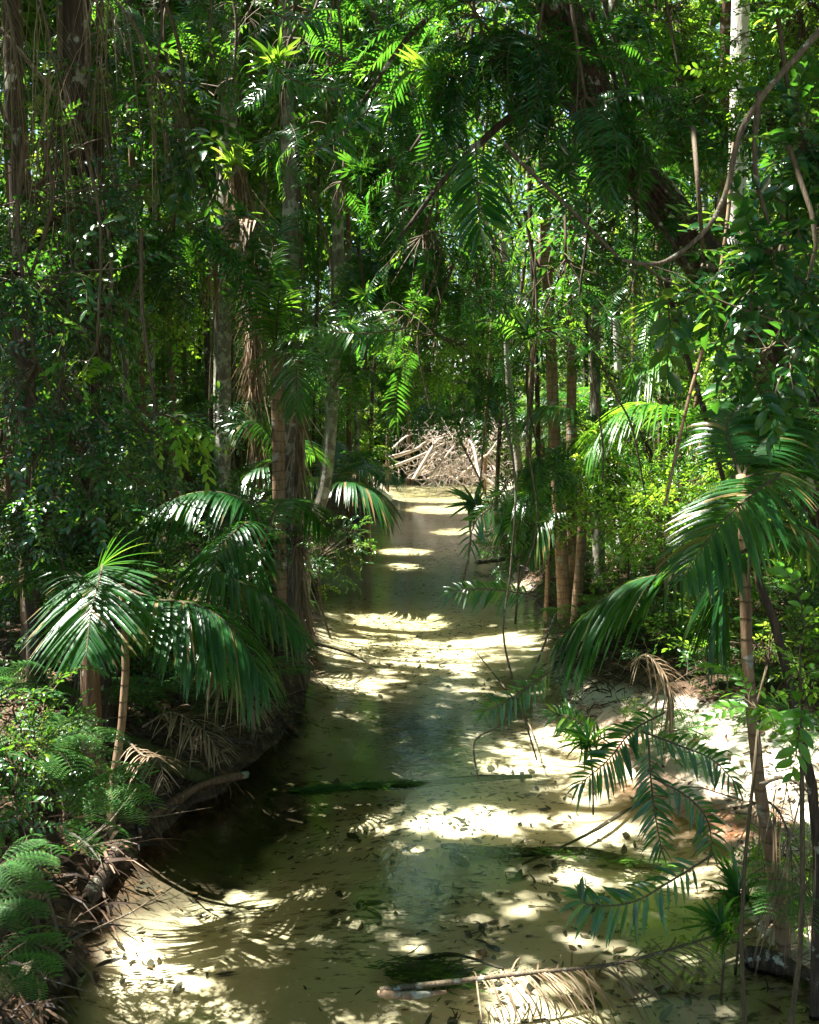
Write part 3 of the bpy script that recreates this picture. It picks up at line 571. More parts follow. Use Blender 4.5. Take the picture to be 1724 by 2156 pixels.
rod('branch', 'thin pale branch slanting across the dark foliage above mid stream', 'branch', [(1060,300),(1100,345),(1180,420),(1260,500),(1300,540)], 7.0, (8,7), 'vine')
rod('hanging_vine', 'long pale vine bending down beside the thick vine-wrapped trunk', 'vine', [(0,60),(60,130),(140,230),(190,310),(218,420),(232,520),(232,620),(205,720)], 7.4, (9,7), 'vine')
for k, (pl, dd, ww) in enumerate([([(1245,20),(1290,150),(1330,300),(1360,420),(1450,560)],8.2,12),([(1270,0),(1320,180),(1350,330),(1420,480)],8.5,9),([(1190,0),(1215,200),(1240,420),(1220,620)],8.8,9),([(1400,580),(1430,700),(1480,860),(1530,1040)],9.5,12),([(1480,850),(1500,930),(1525,1010)],8.5,10)]):
    rod('hanging_vine', ['dark rope-like vine hanging along the upper edge of the leaning trunk','thinner dark vine beside the leaning trunk top','dark vine hanging straight left of the leaning trunk','dark slanting stem below the middle of the leaning trunk','short dark stem above the big right-hand frond'][k], 'vine', pl, dd, ww, 'bark_dark')
# a few thin hanging vines over the stream and through the middle of the wood
VL = ['thin looping vine trailing over mid stream','brown hair-thin vine dropping to the water beside the sandbar','slender vine hanging above the root tangle','thin vine dropping in front of the twin palms','wiry vine crossing behind the big right-hand frond','knotted thin vine at the centre of the dark foliage','long straight vine hanging in front of the pale trunk','wispy vine touching the shaded water']
for k, (pl, dd) in enumerate([([(1060,860),(1085,1020),(1075,1200),(1060,1340),(1095,1480),(1130,1600)],7.5),([(1170,1290),(1120,1420),(1060,1520),(1000,1560),(1005,1640)],7.0),([(950,780),(960,900),(1010,1010),(1040,1090)],20),([(1130,700),(1110,900),(1130,1100),(1090,1240)],11),([(1240,700),(1290,820),(1330,900),(1360,1050)],12),([(900,350),(930,520),(880,700),(905,860)],10),([(1255,560),(1245,760),(1270,950),(1260,1100)],12),([(985,1060),(990,1140),(975,1230)],11)]):
    rod('hanging_vine', VL[k], 'vine', pl, dd, (5,4), 'vine')

# ------------------------------------------------------------------ hero palm fronds (parts of their palms)
def frond_part(parent, ctrl, **kw):
    c = np.array([P(*q) for q in ctrl]); mk = kw.pop('mat', 'palm'); nm = kw.pop('name', 'frond'); lab = kw.pop('label', None)
    V, F, Mi, R = frond_arrays(c, **kw); V = V-np.array(parent.location)
    o = link(nm, mesh_data(nm, (V, F, Mi, R), [mk, 'twig']), parent)
    if lab: o['label'] = lab
    return o
def crown_from(th, c, specs, **kw):
    for s in specs: frond_part(th, s[0], **{**kw, **(s[1] if len(s) > 1 else {})})
crown_from(*PALM_L, [
 ([(192,1240,7.6),(215,1190,7.3),(205,1235,6.9),(190,1300,6.6),(182,1375,6.4)], dict(leaf=.52, n=46, wid=.032, hang=.25, up=(0,-.75,.66), vee=-.05, label='broad fan-like frond facing the viewer')),
 ([(195,1240,7.6),(150,1200,7.9),(90,1190,8.2),(30,1240,8.5)], dict(leaf=.4, n=36, hang=.5)),
 ([(200,1240,7.6),(230,1100,8.6),(240,1000,9.4),(235,960,10)], dict(leaf=.4, n=30, hang=.5)),
])
crown_from(*PALM_L2, [
 ([(256,1235,7.4),(330,1262,7.3),(420,1275,7.2),(500,1335,7.1),(560,1440,7.0)], dict(leaf=.45, n=44, hang=.75, vee=.05)),
 ([(256,1235,7.4),(340,1290,7.2),(400,1340,7.0),(440,1410,6.8)], dict(leaf=.35, n=34, hang=.7)),
])
ps = thing('palm_shrub', 'low palm behind the left bank with a high arching sunlit frond', 'palm', (*P(480,1190,10.4)[:2], H(*P(480,1190,10.4)[:2])))
b = np.array(ps.location); m = MB(); tube(m, spline([b-[0,0,.05], b+[.02,-.05,.7], P(556,1130,9.3)], 10), np.linspace(.06,.04,10), 8, 0, .1); shift(m, b); m.build('trunk', ['bark_palm'], ps)
crown_from(ps, None, [
 ([(556,1130,9.3),(525,1062,9.2),(450,1035,9.1),(370,1050,9.0),(300,1095,8.9),(248,1168,8.8)], dict(leaf=.50, n=56, wid=.036, hang=.75, vee=.0, label='arching frond with a white sunlit sheen')),
 ([(556,1130,9.3),(590,1060,9.6),(640,1060,10),(690,1120,10.3)], dict(leaf=.4, n=36, hang=.6)),
 ([(556,1130,9.3),(520,1100,8.9),(450,1185,8.5),(560,1255,8.2),(645,1345,8.0)], dict(leaf=.44, n=50, hang=.8, wid=.034)),
 ([(556,1130,9.3),(520,1180,9.0),(470,1200,8.8),(420,1200,8.7),(380,1240,8.6)], dict(leaf=.42, n=44, hang=.8)),
])
crown_from(*PALM_MAIN, [
 ([(580,745,11.8),(600,742,10.8),(620,760,10.5),(624,800,10.2),(622,868,10.0)], dict(leaf=.48, n=44, hang=.45, up=(0,-.6,.8), wid=.03)),
 ([(580,745,11.8),(585,650,11.2),(592,600,11.4),(600,560,11.8)], dict(leaf=.38, n=40, hang=.3, up=(0,-1,.1), mat='bright')),
 ([(580,745,11.8),(565,600,11.2),(590,470,11.5),(635,455,11.7),(665,520,11.8)], dict(leaf=.75, n=46, hang=1.1, wid=.035)),
 ([(580,745,11.8),(540,560,11.2),(470,455,11.5),(410,470,11.7),(370,530,11.9)], dict(leaf=.7, n=46, hang=.9)),
 ([(580,745,11.8),(640,700,10.6),(700,690,10.2)], dict(leaf=.35, n=30, hang=.6)),
 ([(560,470,11.4),(500,470,11.2),(440,500,11.1),(480,560,11)], dict(leaf=.6, n=34, hang=.9, mat='dead', dead=True, name='dead_frond')),
])
def palm(label, basepx, based, top, specs, trunkw=22, matk='bark_palm', name='palm_shrub', **kw):
    g = P(*basepx, based); b = np.array([g[0], g[1], H(g[0], g[1])-.03]); t = P(*top)
    th = thing(name, label, 'palm', b); m = MB(); tube(m, spline([b, b*.5+t*.5+[.03,0,0], t], 14), np.linspace(trunkw, trunkw*.75, 14)/FP*based*.5, 9, 0, .08); shift(m, b); m.build('trunk', [matk], th)
    crown_from(th, None, specs, **kw); return th
palm('palm behind the paired trunks holding up a white-striped sunlit frond', (575,1060), 14, (590,960,14), [
 ([(590,965,13.6),(570,920,13.4),(530,885,13.2),(490,905,13.1)], dict(leaf=.5, n=34, hang=.35, wid=.03, up=(.2,-.6,.8), label='striped frond bright with sun')),
 ([(590,965,14),(560,975,13.5),(520,1000,13.3),(500,1040,13.2)], dict(leaf=.45, n=34, hang=.6)),
 ([(590,965,14),(620,930,14.5),(660,960,15)], dict(leaf=.45, n=30, hang=.6))])
palm('sunlit palm arching over the water beyond the curved trunk', (610,1090), 18.5, (690,1030,18.4), [
 ([(690,1030,18.4),(660,1005,18.2),(620,1030,18),(590,1070,17.9)], dict(leaf=.6, n=40, hang=.7, wid=.04, mat='bright')),
 ([(690,1030,18.4),(730,1015,18.1),(785,1035,17.9),(822,1085,17.8)], dict(leaf=.65, n=46, hang=.7, wid=.045)),
 ([(690,1030,18.4),(740,980,18.8),(790,990,19.2)], dict(leaf=.55, n=34, hang=.6)),
 ([(690,1030,18.4),(690,960,19),(710,930,19.5)], dict(leaf=.55, n=30, hang=.6))])
palm('small shaded palm by the water below the hanging foliage', (770,1070), 24, (765,1000,24), [
 ([(765,1000,24),(740,960,24),(710,965,24)], dict(leaf=.7, n=30, hang=.6)), ([(765,1000,24),(790,950,24),(815,960,24)], dict(leaf=.7, n=30, hang=.6)), ([(765,1000,24),(765,955,23.5),(755,990,23)], dict(leaf=.7, n=30, hang=.6)), ([(765,1000,24),(800,985,23.5),(820,1015,23)], dict(leaf=.6, n=28, hang=.7))])
crown_from(PALM_R[0], None, [
 ([(1562,1010,6.0),(1480,1120,6.3),(1430,1195,6.5),(1310,1235,6.6),(1180,1345,6.6)], dict(leaf=.47, n=46, wid=.032, hang=.8, vee=.02, bare=.36, label='big glossy frond reaching over the sandbar')),
 ([(1562,1010,6.0),(1640,1000,5.7),(1590,1035,5.4),(1510,1110,5.2),(1440,1215,5.0)], dict(leaf=.34, n=46, wid=.028, hang=.35, up=(0,-.45,.9), vee=.0, bare=.2, label='wide drooping frond over the ringed stem')),
 ([(1562,1010,6.0),(1600,920,6.4),(1660,880,6.7),(1760,900,6.9)], dict(leaf=.42, n=44, hang=.5)),
 ([(1562,1010,6.0),(1620,990,6.2),(1700,1000,6.3),(1800,1060,6.3)], dict(leaf=.36, n=40, hang=.5)),
 ([(1562,1010,6.0),(1530,900,6.4),(1580,840,6.6),(1640,860,6.8)], dict(leaf=.38, n=36, hang=.6)),
])
crown_from(PALM_R2[0], None, [
 ([(1590,1150,5.4),(1650,1100,5.5),(1720,1130,5.6),(1770,1220,5.6)], dict(leaf=.30, n=44, hang=.8)),
 ([(1590,1150,5.4),(1540,1180,5.5),(1510,1260,5.5),(1500,1340,5.5)], dict(leaf=.3, n=34, hang=.8))])
palm('backlit palm on the right bank with a white-striped frond', (1370,1180), 13.5, (1440,960,13.4), [
 ([(1440,960,13.4),(1440,880,13.3),(1370,850,13.2),(1290,880,13.1),(1235,960,13.0)], dict(leaf=.75, n=50, wid=.034, hang=.6, vee=.1, mat='bright', label='backlit frond striped white and lime')),
 ([(1440,960,13.4),(1480,860,13.5),(1540,850,13.6),(1600,920,13.7)], dict(leaf=.6, n=44, hang=.7, mat='bright')),
 ([(1440,960,13.4),(1400,980,13.1),(1360,1030,12.9)], dict(leaf=.4, n=34, hang=.6)),
 ([(1440,960,13.4),(1470,930,13.1),(1500,980,12.9)], dict(leaf=.5, n=34, hang=.6))])
palm('dark palm between the twin trunks and the pale trunk', (1215,1120), 14.6, (1230,920,14.5), [
 ([(1230,920,14.5),(1210,870,14.4),(1150,858,14.3),(1105,890,14.2)], dict(leaf=.6, n=44, hang=.7)),
 ([(1230,920,14.5),(1265,940,14),(1285,970,13.7),(1295,1010,13.5),(1290,1065,13.4)], dict(leaf=.6, n=44, hang=.4, up=(0,-.6,.8))),
 ([(1230,920,14.5),(1270,870,14.6),(1320,890,14.7)], dict(leaf=.5, n=36, hang=.7)),
 ([(1230,920,14.5),(1200,940,14.1),(1170,1000,13.9)], dict(leaf=.5, n=36, hang=.7))])
palm('tall palm high on the right with lime backlit fronds', (1450,1130), 15, (1470,760,15), [
 ([(1470,760,15),(1440,660,14.9),(1390,640,14.8),(1350,700,14.7)], dict(leaf=.8, n=46, hang=.5, mat='bright')),
 ([(1470,760,15),(1490,650,14.9),(1540,610,14.8),(1600,650,14.7)], dict(leaf=.8, n=46, hang=.5, mat='bright')),
 ([(1470,760,15),(1420,740,14.8),(1360,770,14.6),(1310,840,14.5)], dict(leaf=.7, n=44, hang=.6, mat='bright')),
 ([(1470,760,15),(1520,740,14.8),(1560,800,14.6)], dict(leaf=.6, n=40, hang=.7)),
 ([(1470,760,15),(1450,700,15.5),(1450,620,16)], dict(leaf=.7, n=40, hang=.6))], trunkw=18)
palm('palm low in the shade beside the twin trunks', (1150,1180), 15.5, (1150,1080,15.5), [
 ([(1150,1080,15.5),(1120,1040,15.3),(1085,1060,15.2),(1070,1110,15.1)], dict(leaf=.5, n=36, hang=.8)),
 ([(1150,1080,15.5),(1180,1060,15.3),(1140,1110,15.1),(1115,1180,15)], dict(leaf=.4, n=34, hang=.8)),
 ([(1150,1080,15.5),(1170,1030,15.7),(1210,1030,15.9)], dict(leaf=.5, n=34, hang=.7))], trunkw=12)

# ------------------------------------------------------------------ shrubs, climbers and ferns
def plant(name, label, cat, cx, cy, rx_, ry_, d, kind, n, mk, sc=1.0, root='auto', group=None, depthr=None, droop=.25, light=False):
    c = P(cx, cy, d); Rx = rx_/FP*d; Rz = ry_/FP*d; Ry = depthr or .7*min(Rx, Rz)+.1
    g = H(c[0], c[1])
    if root == 'auto': root = 'ground' if c[2]-Rz < g+2.2 else 'above'
    hub = c+[0, 0, (-Rz*.8 if root == 'ground' else Rz*.9)]
    base = np.array([c[0]+rng.normal(0, .1), c[1]+.1, g-.03]) if root == 'ground' else c+[rng.normal(0, Rx*.5), .1, Rz+.6+rng.random()*.8]
    if root == 'ground' and hub[2] < g+.05: hub[2] = g+.05
    th = thing(name, label, cat, base, group); m = MB(); nl = max(3, n//7); st = MB()
    tube(st, spline([base, (base+hub)/2+rng.normal(0, .06, 3), hub], 7), np.linspace(.022, .014, 7)*min(1.6, .5+Rz), 6, 0, .1)
    e = runit(nl)*(rng.random((nl, 1))**.33)*[Rx, Ry, Rz]+c; e[:, 2] = np.maximum(e[:, 2], g+.12)
    loc = []; dr = []
    for q in range(nl):
        mid = (hub+e[q])/2+rng.normal(0, .12, 3)*np.array([Rx, Ry, Rz])+[0, 0, .15*Rz]
        s = spline([hub, mid, e[q]], 10); tube(st, s, np.linspace(.010, .003, 10)*(.7+.5*Rz), 4, 0)
        k = max(1, n//nl); t = rng.uniform(.25, 1, k); ii = (t*9).astype(int); loc.append(s[ii]); T = nrm(s[np.minimum(ii+1, 9)]-s[ii-1]); dr.append(T*.5+nrm(e[q]-c+1e-3)*.5+rng.normal(0, .5, (k, 3))+[0, -.12, -droop])
    loc = np.concatenate(loc); dr = np.concatenate(dr)
    keep = ~carved(loc, .2) | (rng.random(len(loc)) < .08)
    if light: keep[:] = True
    keep &= loc[:, 2] > H(c[0], c[1])-.1
    loc, dr = loc[keep], dr[keep]
    if len(loc) == 0: loc = c[None]; dr = np.array([[0, -1., 0]])
    scatter(m, kind, loc, dr, sc*rng.uniform(.5, 1.2, len(loc)))
    if kind == 'lance': q = rng.random(len(loc)) < .3; scatter(m, 'ros', (loc+nrm(dr)*.45*sc)[q], (dr+[0, -.2, .9])[q], sc*rng.uniform(.6, 1.1, q.sum()))
    shift(m, base); shift(st, base)
    m.build('foliage', [mk, 'twig'], th); st.build('stem', ['twig'], th); return th
L_OV = [ # label, cx, cy, rx, ry, depth, n, kind, mat, scale
 ('dark glossy shrub at the left edge beneath the hanging dead fronds',60,500,120,110,7.2,60,'bush','oval',1),
 ('dense dark shrub at the left edge, level with the straight grey trunk\'s middle',70,680,130,110,6.6,80,'bush','oval',.9),
 ('dense dark shrub left of the small lime leaf clusters',80,860,130,100,6.4,80,'bush','oval',.85),
 ('dense dark shrub above the short dark trunk at the left edge',110,1000,140,90,6.4,80,'bush','oval',.8),
 ('low dark shrub just above the fan-like frond',140,1070,110,50,8.4,40,'bush','oval',.8),
 ('small-leaved dark shrub in the lower left above the ferns',40,1490,90,50,5.6,40,'bush','oval',.6),
 ('dark drooping shrub against the foot of the brown palm stem',70,1580,70,50,5.6,36,'bush','oval',.6),
 ('dark climber hugging the left side of the vine-wrapped trunk',110,380,90,90,8.0,40,'bush','oval',.9),
 ('large-leaved dark climber behind the vine-wrapped trunk',250,520,60,120,9.0,36,'oval','oval',1),
 ('broad-leaved branch with lime young leaves at the upper left',330,210,130,60,8.6,34,'ovalbig','oval',.8),
 ('broad-leaved branch hanging below the lime young leaves',380,340,110,80,8.2,40,'ovalbig','oval',.8),
 ('round-leaved branch in front of the straight grey trunk',440,170,80,60,8.6,26,'ovalbig','oval',.8),
 ('sparse lime leaf cluster catching sun at mid left',205,770,50,35,6.0,7,'ovalbig','bright',.55),
 ('second lime leaf cluster lower on the left, pointing at the stream',330,905,75,40,6.2,10,'ovalbig','bright',.55),
 ('dark twiggy shrub over the arching sunlit frond',290,960,90,70,8.2,40,'bush','oval',.8),
 ('leafy shrub between the straight grey trunk and the pair',520,1150,70,60,12,36,'bush','oval',.9),
 ('overhanging dark shrub trailing into the water left of mid stream',670,1140,100,45,15,110,'bush','oval',.9),
 ('twiggy dark shrub leaning over the water beside the twin palm trunks',1095,1090,60,60,16,60,'bush','oval',.8),
 ('dark climber at the top centre over the stream',640,170,110,90,10,40,'bush','oval',.9),
 ('glossy branch with large oval leaves at the right edge',1630,600,110,80,4.6,34,'ovalbig','oval',.72),
 ('glossy oval-leaved branch below the long smooth branch',1480,600,90,50,4.8,16,'ovalbig','oval',.6),
 ('oval-leaved shrub high at the right edge beside the white trunk',1690,400,60,110,7.5,44,'ovalbig','oval',.9),
 ('drooping big-leaved branch in the dark part of the right edge',1640,770,90,60,5.0,22,'ovalbig','oval',.7),
 ('leafy branch with lime leaves at the lower right edge',1690,1400,60,110,4.4,14,'ovalbig','bright',.55),
 ('long-leaved branch hanging low at the right edge above the slope',1600,1480,60,40,4.6,8,'ovalbig','bright',.55),
 ('sunlit young shrub glowing lime behind the big right frond',1400,1080,100,70,12,60,'bush','bright',1),
 ('low lime shrub on the right bank beneath the striped frond',1330,1020,80,70,13.5,50,'bush','bright',1),
 ('lime shrub at the foot of the sunlit white trunk',1530,1180,90,80,12,50,'bush','bright',1),
 ('sunlit shrub on the slope behind the thin ringed stem',1620,1330,90,80,8.5,50,'bush','bright',.8),
 ('tangled green shrub on the slope at the lower right edge',1700,1800,50,80,6.5,30,'bush','bright',.6),
 ('yellow-green sunlit climber left of the white trunk, top right',1400,130,100,120,12,70,'bush','bright',1),
 ('yellow-green sunlit shrub beside the white trunk\'s left edge',1440,330,60,110,12,50,'bush','bright',1),
 ('yellow-green leaves filling the top right corner',1690,120,75,120,10,60,'bush','bright',1),
 ('bright gap-side shrub behind the leaning trunk\'s lower half',1600,760,120,100,14,60,'bushfar','bright',.9),
]
for (lab, a, b, c_, e, d, n, kind, mk, s) in L_OV:
    plant('shrub', lab, 'shrub', a, b, c_, e, d, kind, int(n*(1.6 if mk == 'oval' else 1.2)), mk, s, light=(mk == 'bright' and d < 7))
L_LA = [
 ('narrow-leaved climber at the top, left of centre',620,60,110,50,8.5,26),('feathery narrow-leaved branch with sunlit white tips, upper left of centre',720,180,110,60,8.5,32),
 ('arching narrow-leaved branch above the hanging palm frond',600,230,70,60,9,20),('narrow-leaved climber below the feathery white-tipped branch',690,320,110,60,9,32),
 ('narrow-leaved sprays over the trunk skirted in dead fronds',560,340,80,50,9.5,18),('narrow-leaved spray with white sunlit tips beside the curved trunk',720,430,80,50,9.5,24),
 ('dark narrow-leaved mass at top centre',860,80,120,90,9,44),('dark narrow-leaved mass under the top centre one',850,250,110,90,9,44),('dark narrow-leaved curtain in the middle of the picture',880,430,110,110,9.5,56),
 ('black-green narrow-leaved curtain above the root tangle',890,590,110,100,9.5,60),('lowest part-black curtain of narrow leaves above mid stream',860,730,100,80,10,44),
 ('spiky narrow-leaved branch at the top, right of centre',1000,110,110,80,7.6,40),('spiky branch crossing the leaning trunk\'s top',1130,170,120,90,7.6,44),('narrow-leaved tuft in front of the leaning trunk',1230,290,90,90,7.6,34),
 ('narrow-leaved mass left of the leaning trunk\'s middle',1080,330,110,90,8,40),('narrow-leaved sprays over the bright gap',1200,440,80,60,8.4,18),('narrow-leaved thicket right of the middle of the picture',1040,600,110,90,9.5,46),
 ('narrow-leaved thicket below the bright gap',1190,620,110,80,9.5,42),('narrow-leaved thicket over the twin palm trunks',1130,760,110,80,10,42),('narrow-leaved branch under the leaning trunk\'s middle',1330,620,80,60,8.6,20),
 ('narrow-leaved sprays crossing the curved trunk\'s middle',700,690,90,60,9.5,26),('narrow-leaved sprays left of the root tangle',770,830,80,60,12,26),('narrow-leaved hanging foliage right of the root tangle',1010,830,60,80,13,24),
 ('narrow-leaved curtain in front of the leaning trunk\'s foot',1640,900,90,80,7,26),('narrow-leaved shrub on the right bank under the dark palm',1130,1000,80,70,13,30),
 ('pale-tipped narrow-leaved sprays at the far left of the top',420,60,90,60,10,22),('narrow-leaved mass high behind the thin pale branch',990,250,90,90,9.5,34),
]
for (lab, a, b, c_, e, d, n) in L_LA:
    plant('climbing_shrub', lab, 'climbing plant', a, b, c_, e, d, 'lance', int(n*1.9), 'lance', rng.uniform(.75, 1.0), root='above', droop=.35)
G_B = 'leafy branches filling the upper wood'
k = 0
while k < 84:
    a, b = rng.uniform(-30, 1754), rng.uniform(-30, 760)
    if (1450 < a < 1650 and b < 600) or (425 < a < 760 and b > 330): continue
    if b > 480 and 430 < a < 1000 and rng.random() < .6: continue
    d = rng.uniform(9.5, 17); kk = rng.choice(['oval', 'bush', 'lance', 'ovalbig', 'bush']); mk = rng.choice(['oval', 'lance', 'bright', 'far'], p=[.3, .3, .2, .2]) if kk != 'lance' else 'lance'
    nm = {'oval': 'small-leaved branch', 'bush': 'bushy leafy branch', 'lance': 'narrow-leaved branch', 'ovalbig': 'broad-leaved branch'}[kk]; k += 1
    plant('leafy_branch', ulabel({'oval': 'dark ', 'lance': 'deep green ', 'bright': 'lime-tinted ', 'far': 'mid-green '}[mk]+nm, P(a, b, d)), 'branch', a, b, rng.uniform(60, 110), rng.uniform(40, 80), d, kk, int(rng.uniform(22, 40)), mk, rng.uniform(.9, 1.3), root='above', group=G_B)
for (a, b, c_, e, d, n, lab) in [(890,430,110,90,13,70,'black-green hanging foliage behind the middle curtain'),(900,580,100,90,14,80,'black-green hanging foliage over the far creek bend'),(850,720,90,70,15,60,'lowest dark hanging foliage over the far creek, left part'),(1010,470,90,90,13.5,60,'dark hanging foliage right of the middle curtain'),(1010,680,90,80,15,60,'dark hanging foliage just above the bend, right part'),(780,600,80,80,14,50,'dark hanging foliage between the curved trunk and the curtain'),(1000,900,45,60,20,22,'thin foliage hanging in front of the root tangle, right part'),(880,850,50,35,20,22,'thin foliage hanging over the left end of the root tangle'),(960,20,110,70,12,60,'dark foliage at the very top of the picture, over the middle'),(780,30,100,70,12,60,'dark foliage at the very top, left of the middle'),(800,180,90,80,13,50,'dark foliage between the feathery white-tipped branch and the middle')]:
    plant('climbing_shrub', lab, 'climbing plant', a, b, c_, e, d, 'lance', n, 'lance', 1.2, root='above', droop=.5)
# hanging / near sprays of the same plant, over the water
def spray(label, pts, d, n, sc=.8, mk='lance', wid=.14, leaf=.13):
    p = np.array([P(a, b, (d if np.isscalar(d) else d[k])) for k, (a, b) in enumerate(pts)]); c = spline(p, 24); m = MB(); st = MB()
    th = thing('hanging_spray', label, 'plant', p[0]); tube(st, c, np.linspace(.007, .003, 24), 5, 0); shift(st, p[0]); st.build('stem', ['twig'], th)
    t = np.linspace(.12, 1, n); k = t*22; i = k.astype(int); b = c[i]+(c[i+1]-c[i])*(k-i)[:, None]; T = nrm(c[i+1]-c[i]); S = nrm(np.cross(T, [0, -.8, .6])); sg = np.where(np.arange(n) % 2 == 0, 1, -1)[:, None]
    tip = np.clip((t-.85)/.15, 0, 1)[:, None]; l = leaf*rng.uniform(.8, 1.15, n)*(.65+.5*np.sin(np.pi*t*.9))
    ribbons(m, b, S*sg*(1-.6*tip)+T*(.55+.8*tip)+rng.normal(0, .14, (n, 3)), nrm(np.array([0, -.8, .6])+rng.normal(0, .2, (n, 3))), l*sc/.8, wid*l*sc/.8, rng.uniform(.15, .5, n), LN, .12, 3)
    shift(m, p[0]); m.build('foliage', [mk], th)
spray('thick dark-leaved spray hanging straight down at the top centre', [(1000,290),(1003,350),(1008,430),(1012,500)], 6.5, 60, 1.0, 'lance', .13, .17)
spray('long narrow-leaved spray over the mid-stream water', [(1075,1000),(1040,1060),(1000,1100),(985,1170)], 7.6, 30)
spray('feathery spray reaching left over the shaded water', [(1130,1255),(1070,1245),(1010,1240),(940,1245)], 7.8, 40, .9)
spray('feathery spray above the dark mid-stream debris', [(1180,1400),(1120,1440),(1060,1480),(1010,1500)], 6.8, 40)
spray('sunlit pale spray pointing left over the bright sandbar water', [(1290,1570),(1240,1535),(1200,1510),(1155,1500)], 7.4, 36, .9)
spray('leafy spray hanging over the upper end of the sandbar', [(1400,1500),(1330,1540),(1280,1600),(1210,1660)], 6.4, 50, 1.0)
spray('leaf-edged spray arching across the lower right water', [(1500,1800),(1420,1850),(1330,1900),(1240,1905),(1215,1880)], 5.2, 44, .9, 'lance', .17, .13)
spray('dark spray hanging straight in front of the rusty shallows', [(1365,1560),(1370,1640),(1380,1720),(1395,1800)], 5.6, 44, .9, 'lance', .15, .11)
spray('upper dark spray trailing right above the sunlit slope', [(1350,1540),(1430,1570),(1500,1600),(1560,1660)], 5.8, 40, .9, 'lance', .15, .11)
spray('short dark spray crossing the sunlit right slope', [(1380,1640),(1450,1680),(1490,1730),(1500,1800)], 5.6, 30, .85, 'lance', .15, .11)
spray('narrow spray hanging from the top toward the curved trunk', [(560,20),(610,40),(660,38),(715,50)], 7, 34, .9, 'lance')
spray('white-tipped spray drooping right of the lime rosette', [(560,110),(600,160),(680,185),(750,190)], 7, 44, .9, 'lance')
spray('spray of long leaflets left of the dark curtain', [(640,330),(690,300),(740,260),(790,220)], 7, 34, 1.1, 'lance', .2)
spray('spray crossing in front of the curved trunk', [(860,690),(790,700),(720,700),(650,690)], 8, 46, .9)
rr = [('lime star-shaped rosette catching sun at the top left of centre',575,120,8),('bright rosette at the top centre',905,140,7.5),('spiky rosette in the dark mass right of centre',1110,700,8.5),('spiky rosette above the curved trunk',760,350,8.5),('spiky rosette at the tip of the mid-stream spray',1000,1060,8),
      ('grassy rosette at the water edge by the thin ringed stem',1555,1880,5.6),('spiky rosette low on the right bank',1520,1950,5.4),('spiky rosette against the leaning trunk',1200,330,7.4),('spiky rosette hanging over the upper sandbar',1240,1560,7.2)]
for lab, a, b, d in rr:
    p = P(a, b, d); th = thing('rosette_plant', lab, 'plant', p); m = MB(); scatter(m, 'ros', np.array([p, p+[.06, 0, -.05], p+[-.05, .03, -.08]]), np.array([[0, -.3, 1.], [.6, -.3, .6], [-.6, -.2, .6]]), [1.4, 1.1, 1.1]); shift(m, p); m.build('foliage', ['bright' if 'lime' in lab or 'bright' in lab else 'lance', 'twig'], th)
    st = MB(); tube(st, spline([p+[.1, .3, -.7 if b > 1500 else .7], p+[.05, .1, -.3 if b > 1500 else .2], p], 8), .008, 5); shift(st, p); st.build('stem', ['twig'], th)

def fern(label, px, py, d, specs, sc=1.0, kind='fern', mk='fern', group=None):
    b = P(px, py, d); b[2] = max(b[2], H(b[0], b[1])+.02); th = thing('fern', label, 'fern', b, group)
    me = [mesh_data('frond', T_[kind][0], [mk, 'twig']) for _ in range(1)][0]
    for (az, tilt, s) in specs:
        o = link('frond', me, th); o.rotation_euler = (math.radians(tilt), math.radians(rng.normal(0, 8)), math.radians(az)); o.scale = (s*sc*.72,)*3
    return th
fern('sunlit pale fern below the dark small-leaved shrub', 75, 1600, 5.4, [(-75,5,1),(-100,15,.9),(-50,20,.8),(-130,0,.8),(20,20,.8),(70,10,.8)], .75)
fern('big pale fern reaching right over the bank edge', 120, 1740, 5.4, [(-80,22,1.1),(-100,8,1.1),(-60,30,.9),(-125,-5,.9),(40,20,.8),(100,10,.8),(-30,30,.7)], .8)
fern('darker fern low on the left edge', -10, 1830, 4.9, [(-85,5,1),(-110,0,1),(-60,20,.8),(-135,0,.8)], .5)
fern('shaded fern hanging over the water at the lower left', -30, 1920, 4.5, [(-90,5,1),(-115,0,1),(-70,15,1),(-140,0,.8)], .48)
fern('bright green fern at the bottom left corner', -40, 2040, 4.3, [(-85,5,1.1),(-100,-10,1),(-70,12,1),(-125,-5,.8)], .52)
fern('small fern between the arching frond and the trunk pair', 560, 1160, 12, [(a, 20, 1) for a in range(0, 360, 45)], .9)
fern('dark fern on the left bank below the drooping fronds', 450, 1470, 9, [(a, 15, 1) for a in range(0, 360, 50)], .7)
fern('dark fern beside the water under the trunk pair', 560, 1440, 9.6, [(a, 15, 1) for a in range(20, 380, 55)], .7)
fern('small fern on the sunlit slope behind the thin ringed stem', 1510, 1640, 7.6, [(a, 15, 1) for a in range(0, 360, 60)], .5)
fern('fern at the lower right edge under the dead strands', 1720, 1900, 5.4, [(90,10,1),(60,15,1),(120,0,1),(150,0,.9)], .6)
k = 0; fl = [mesh_data('frond', T_['fern'][0], ['fern', 'twig'])]; G_F = 'ferns scattered over the shaded banks'; fs = []
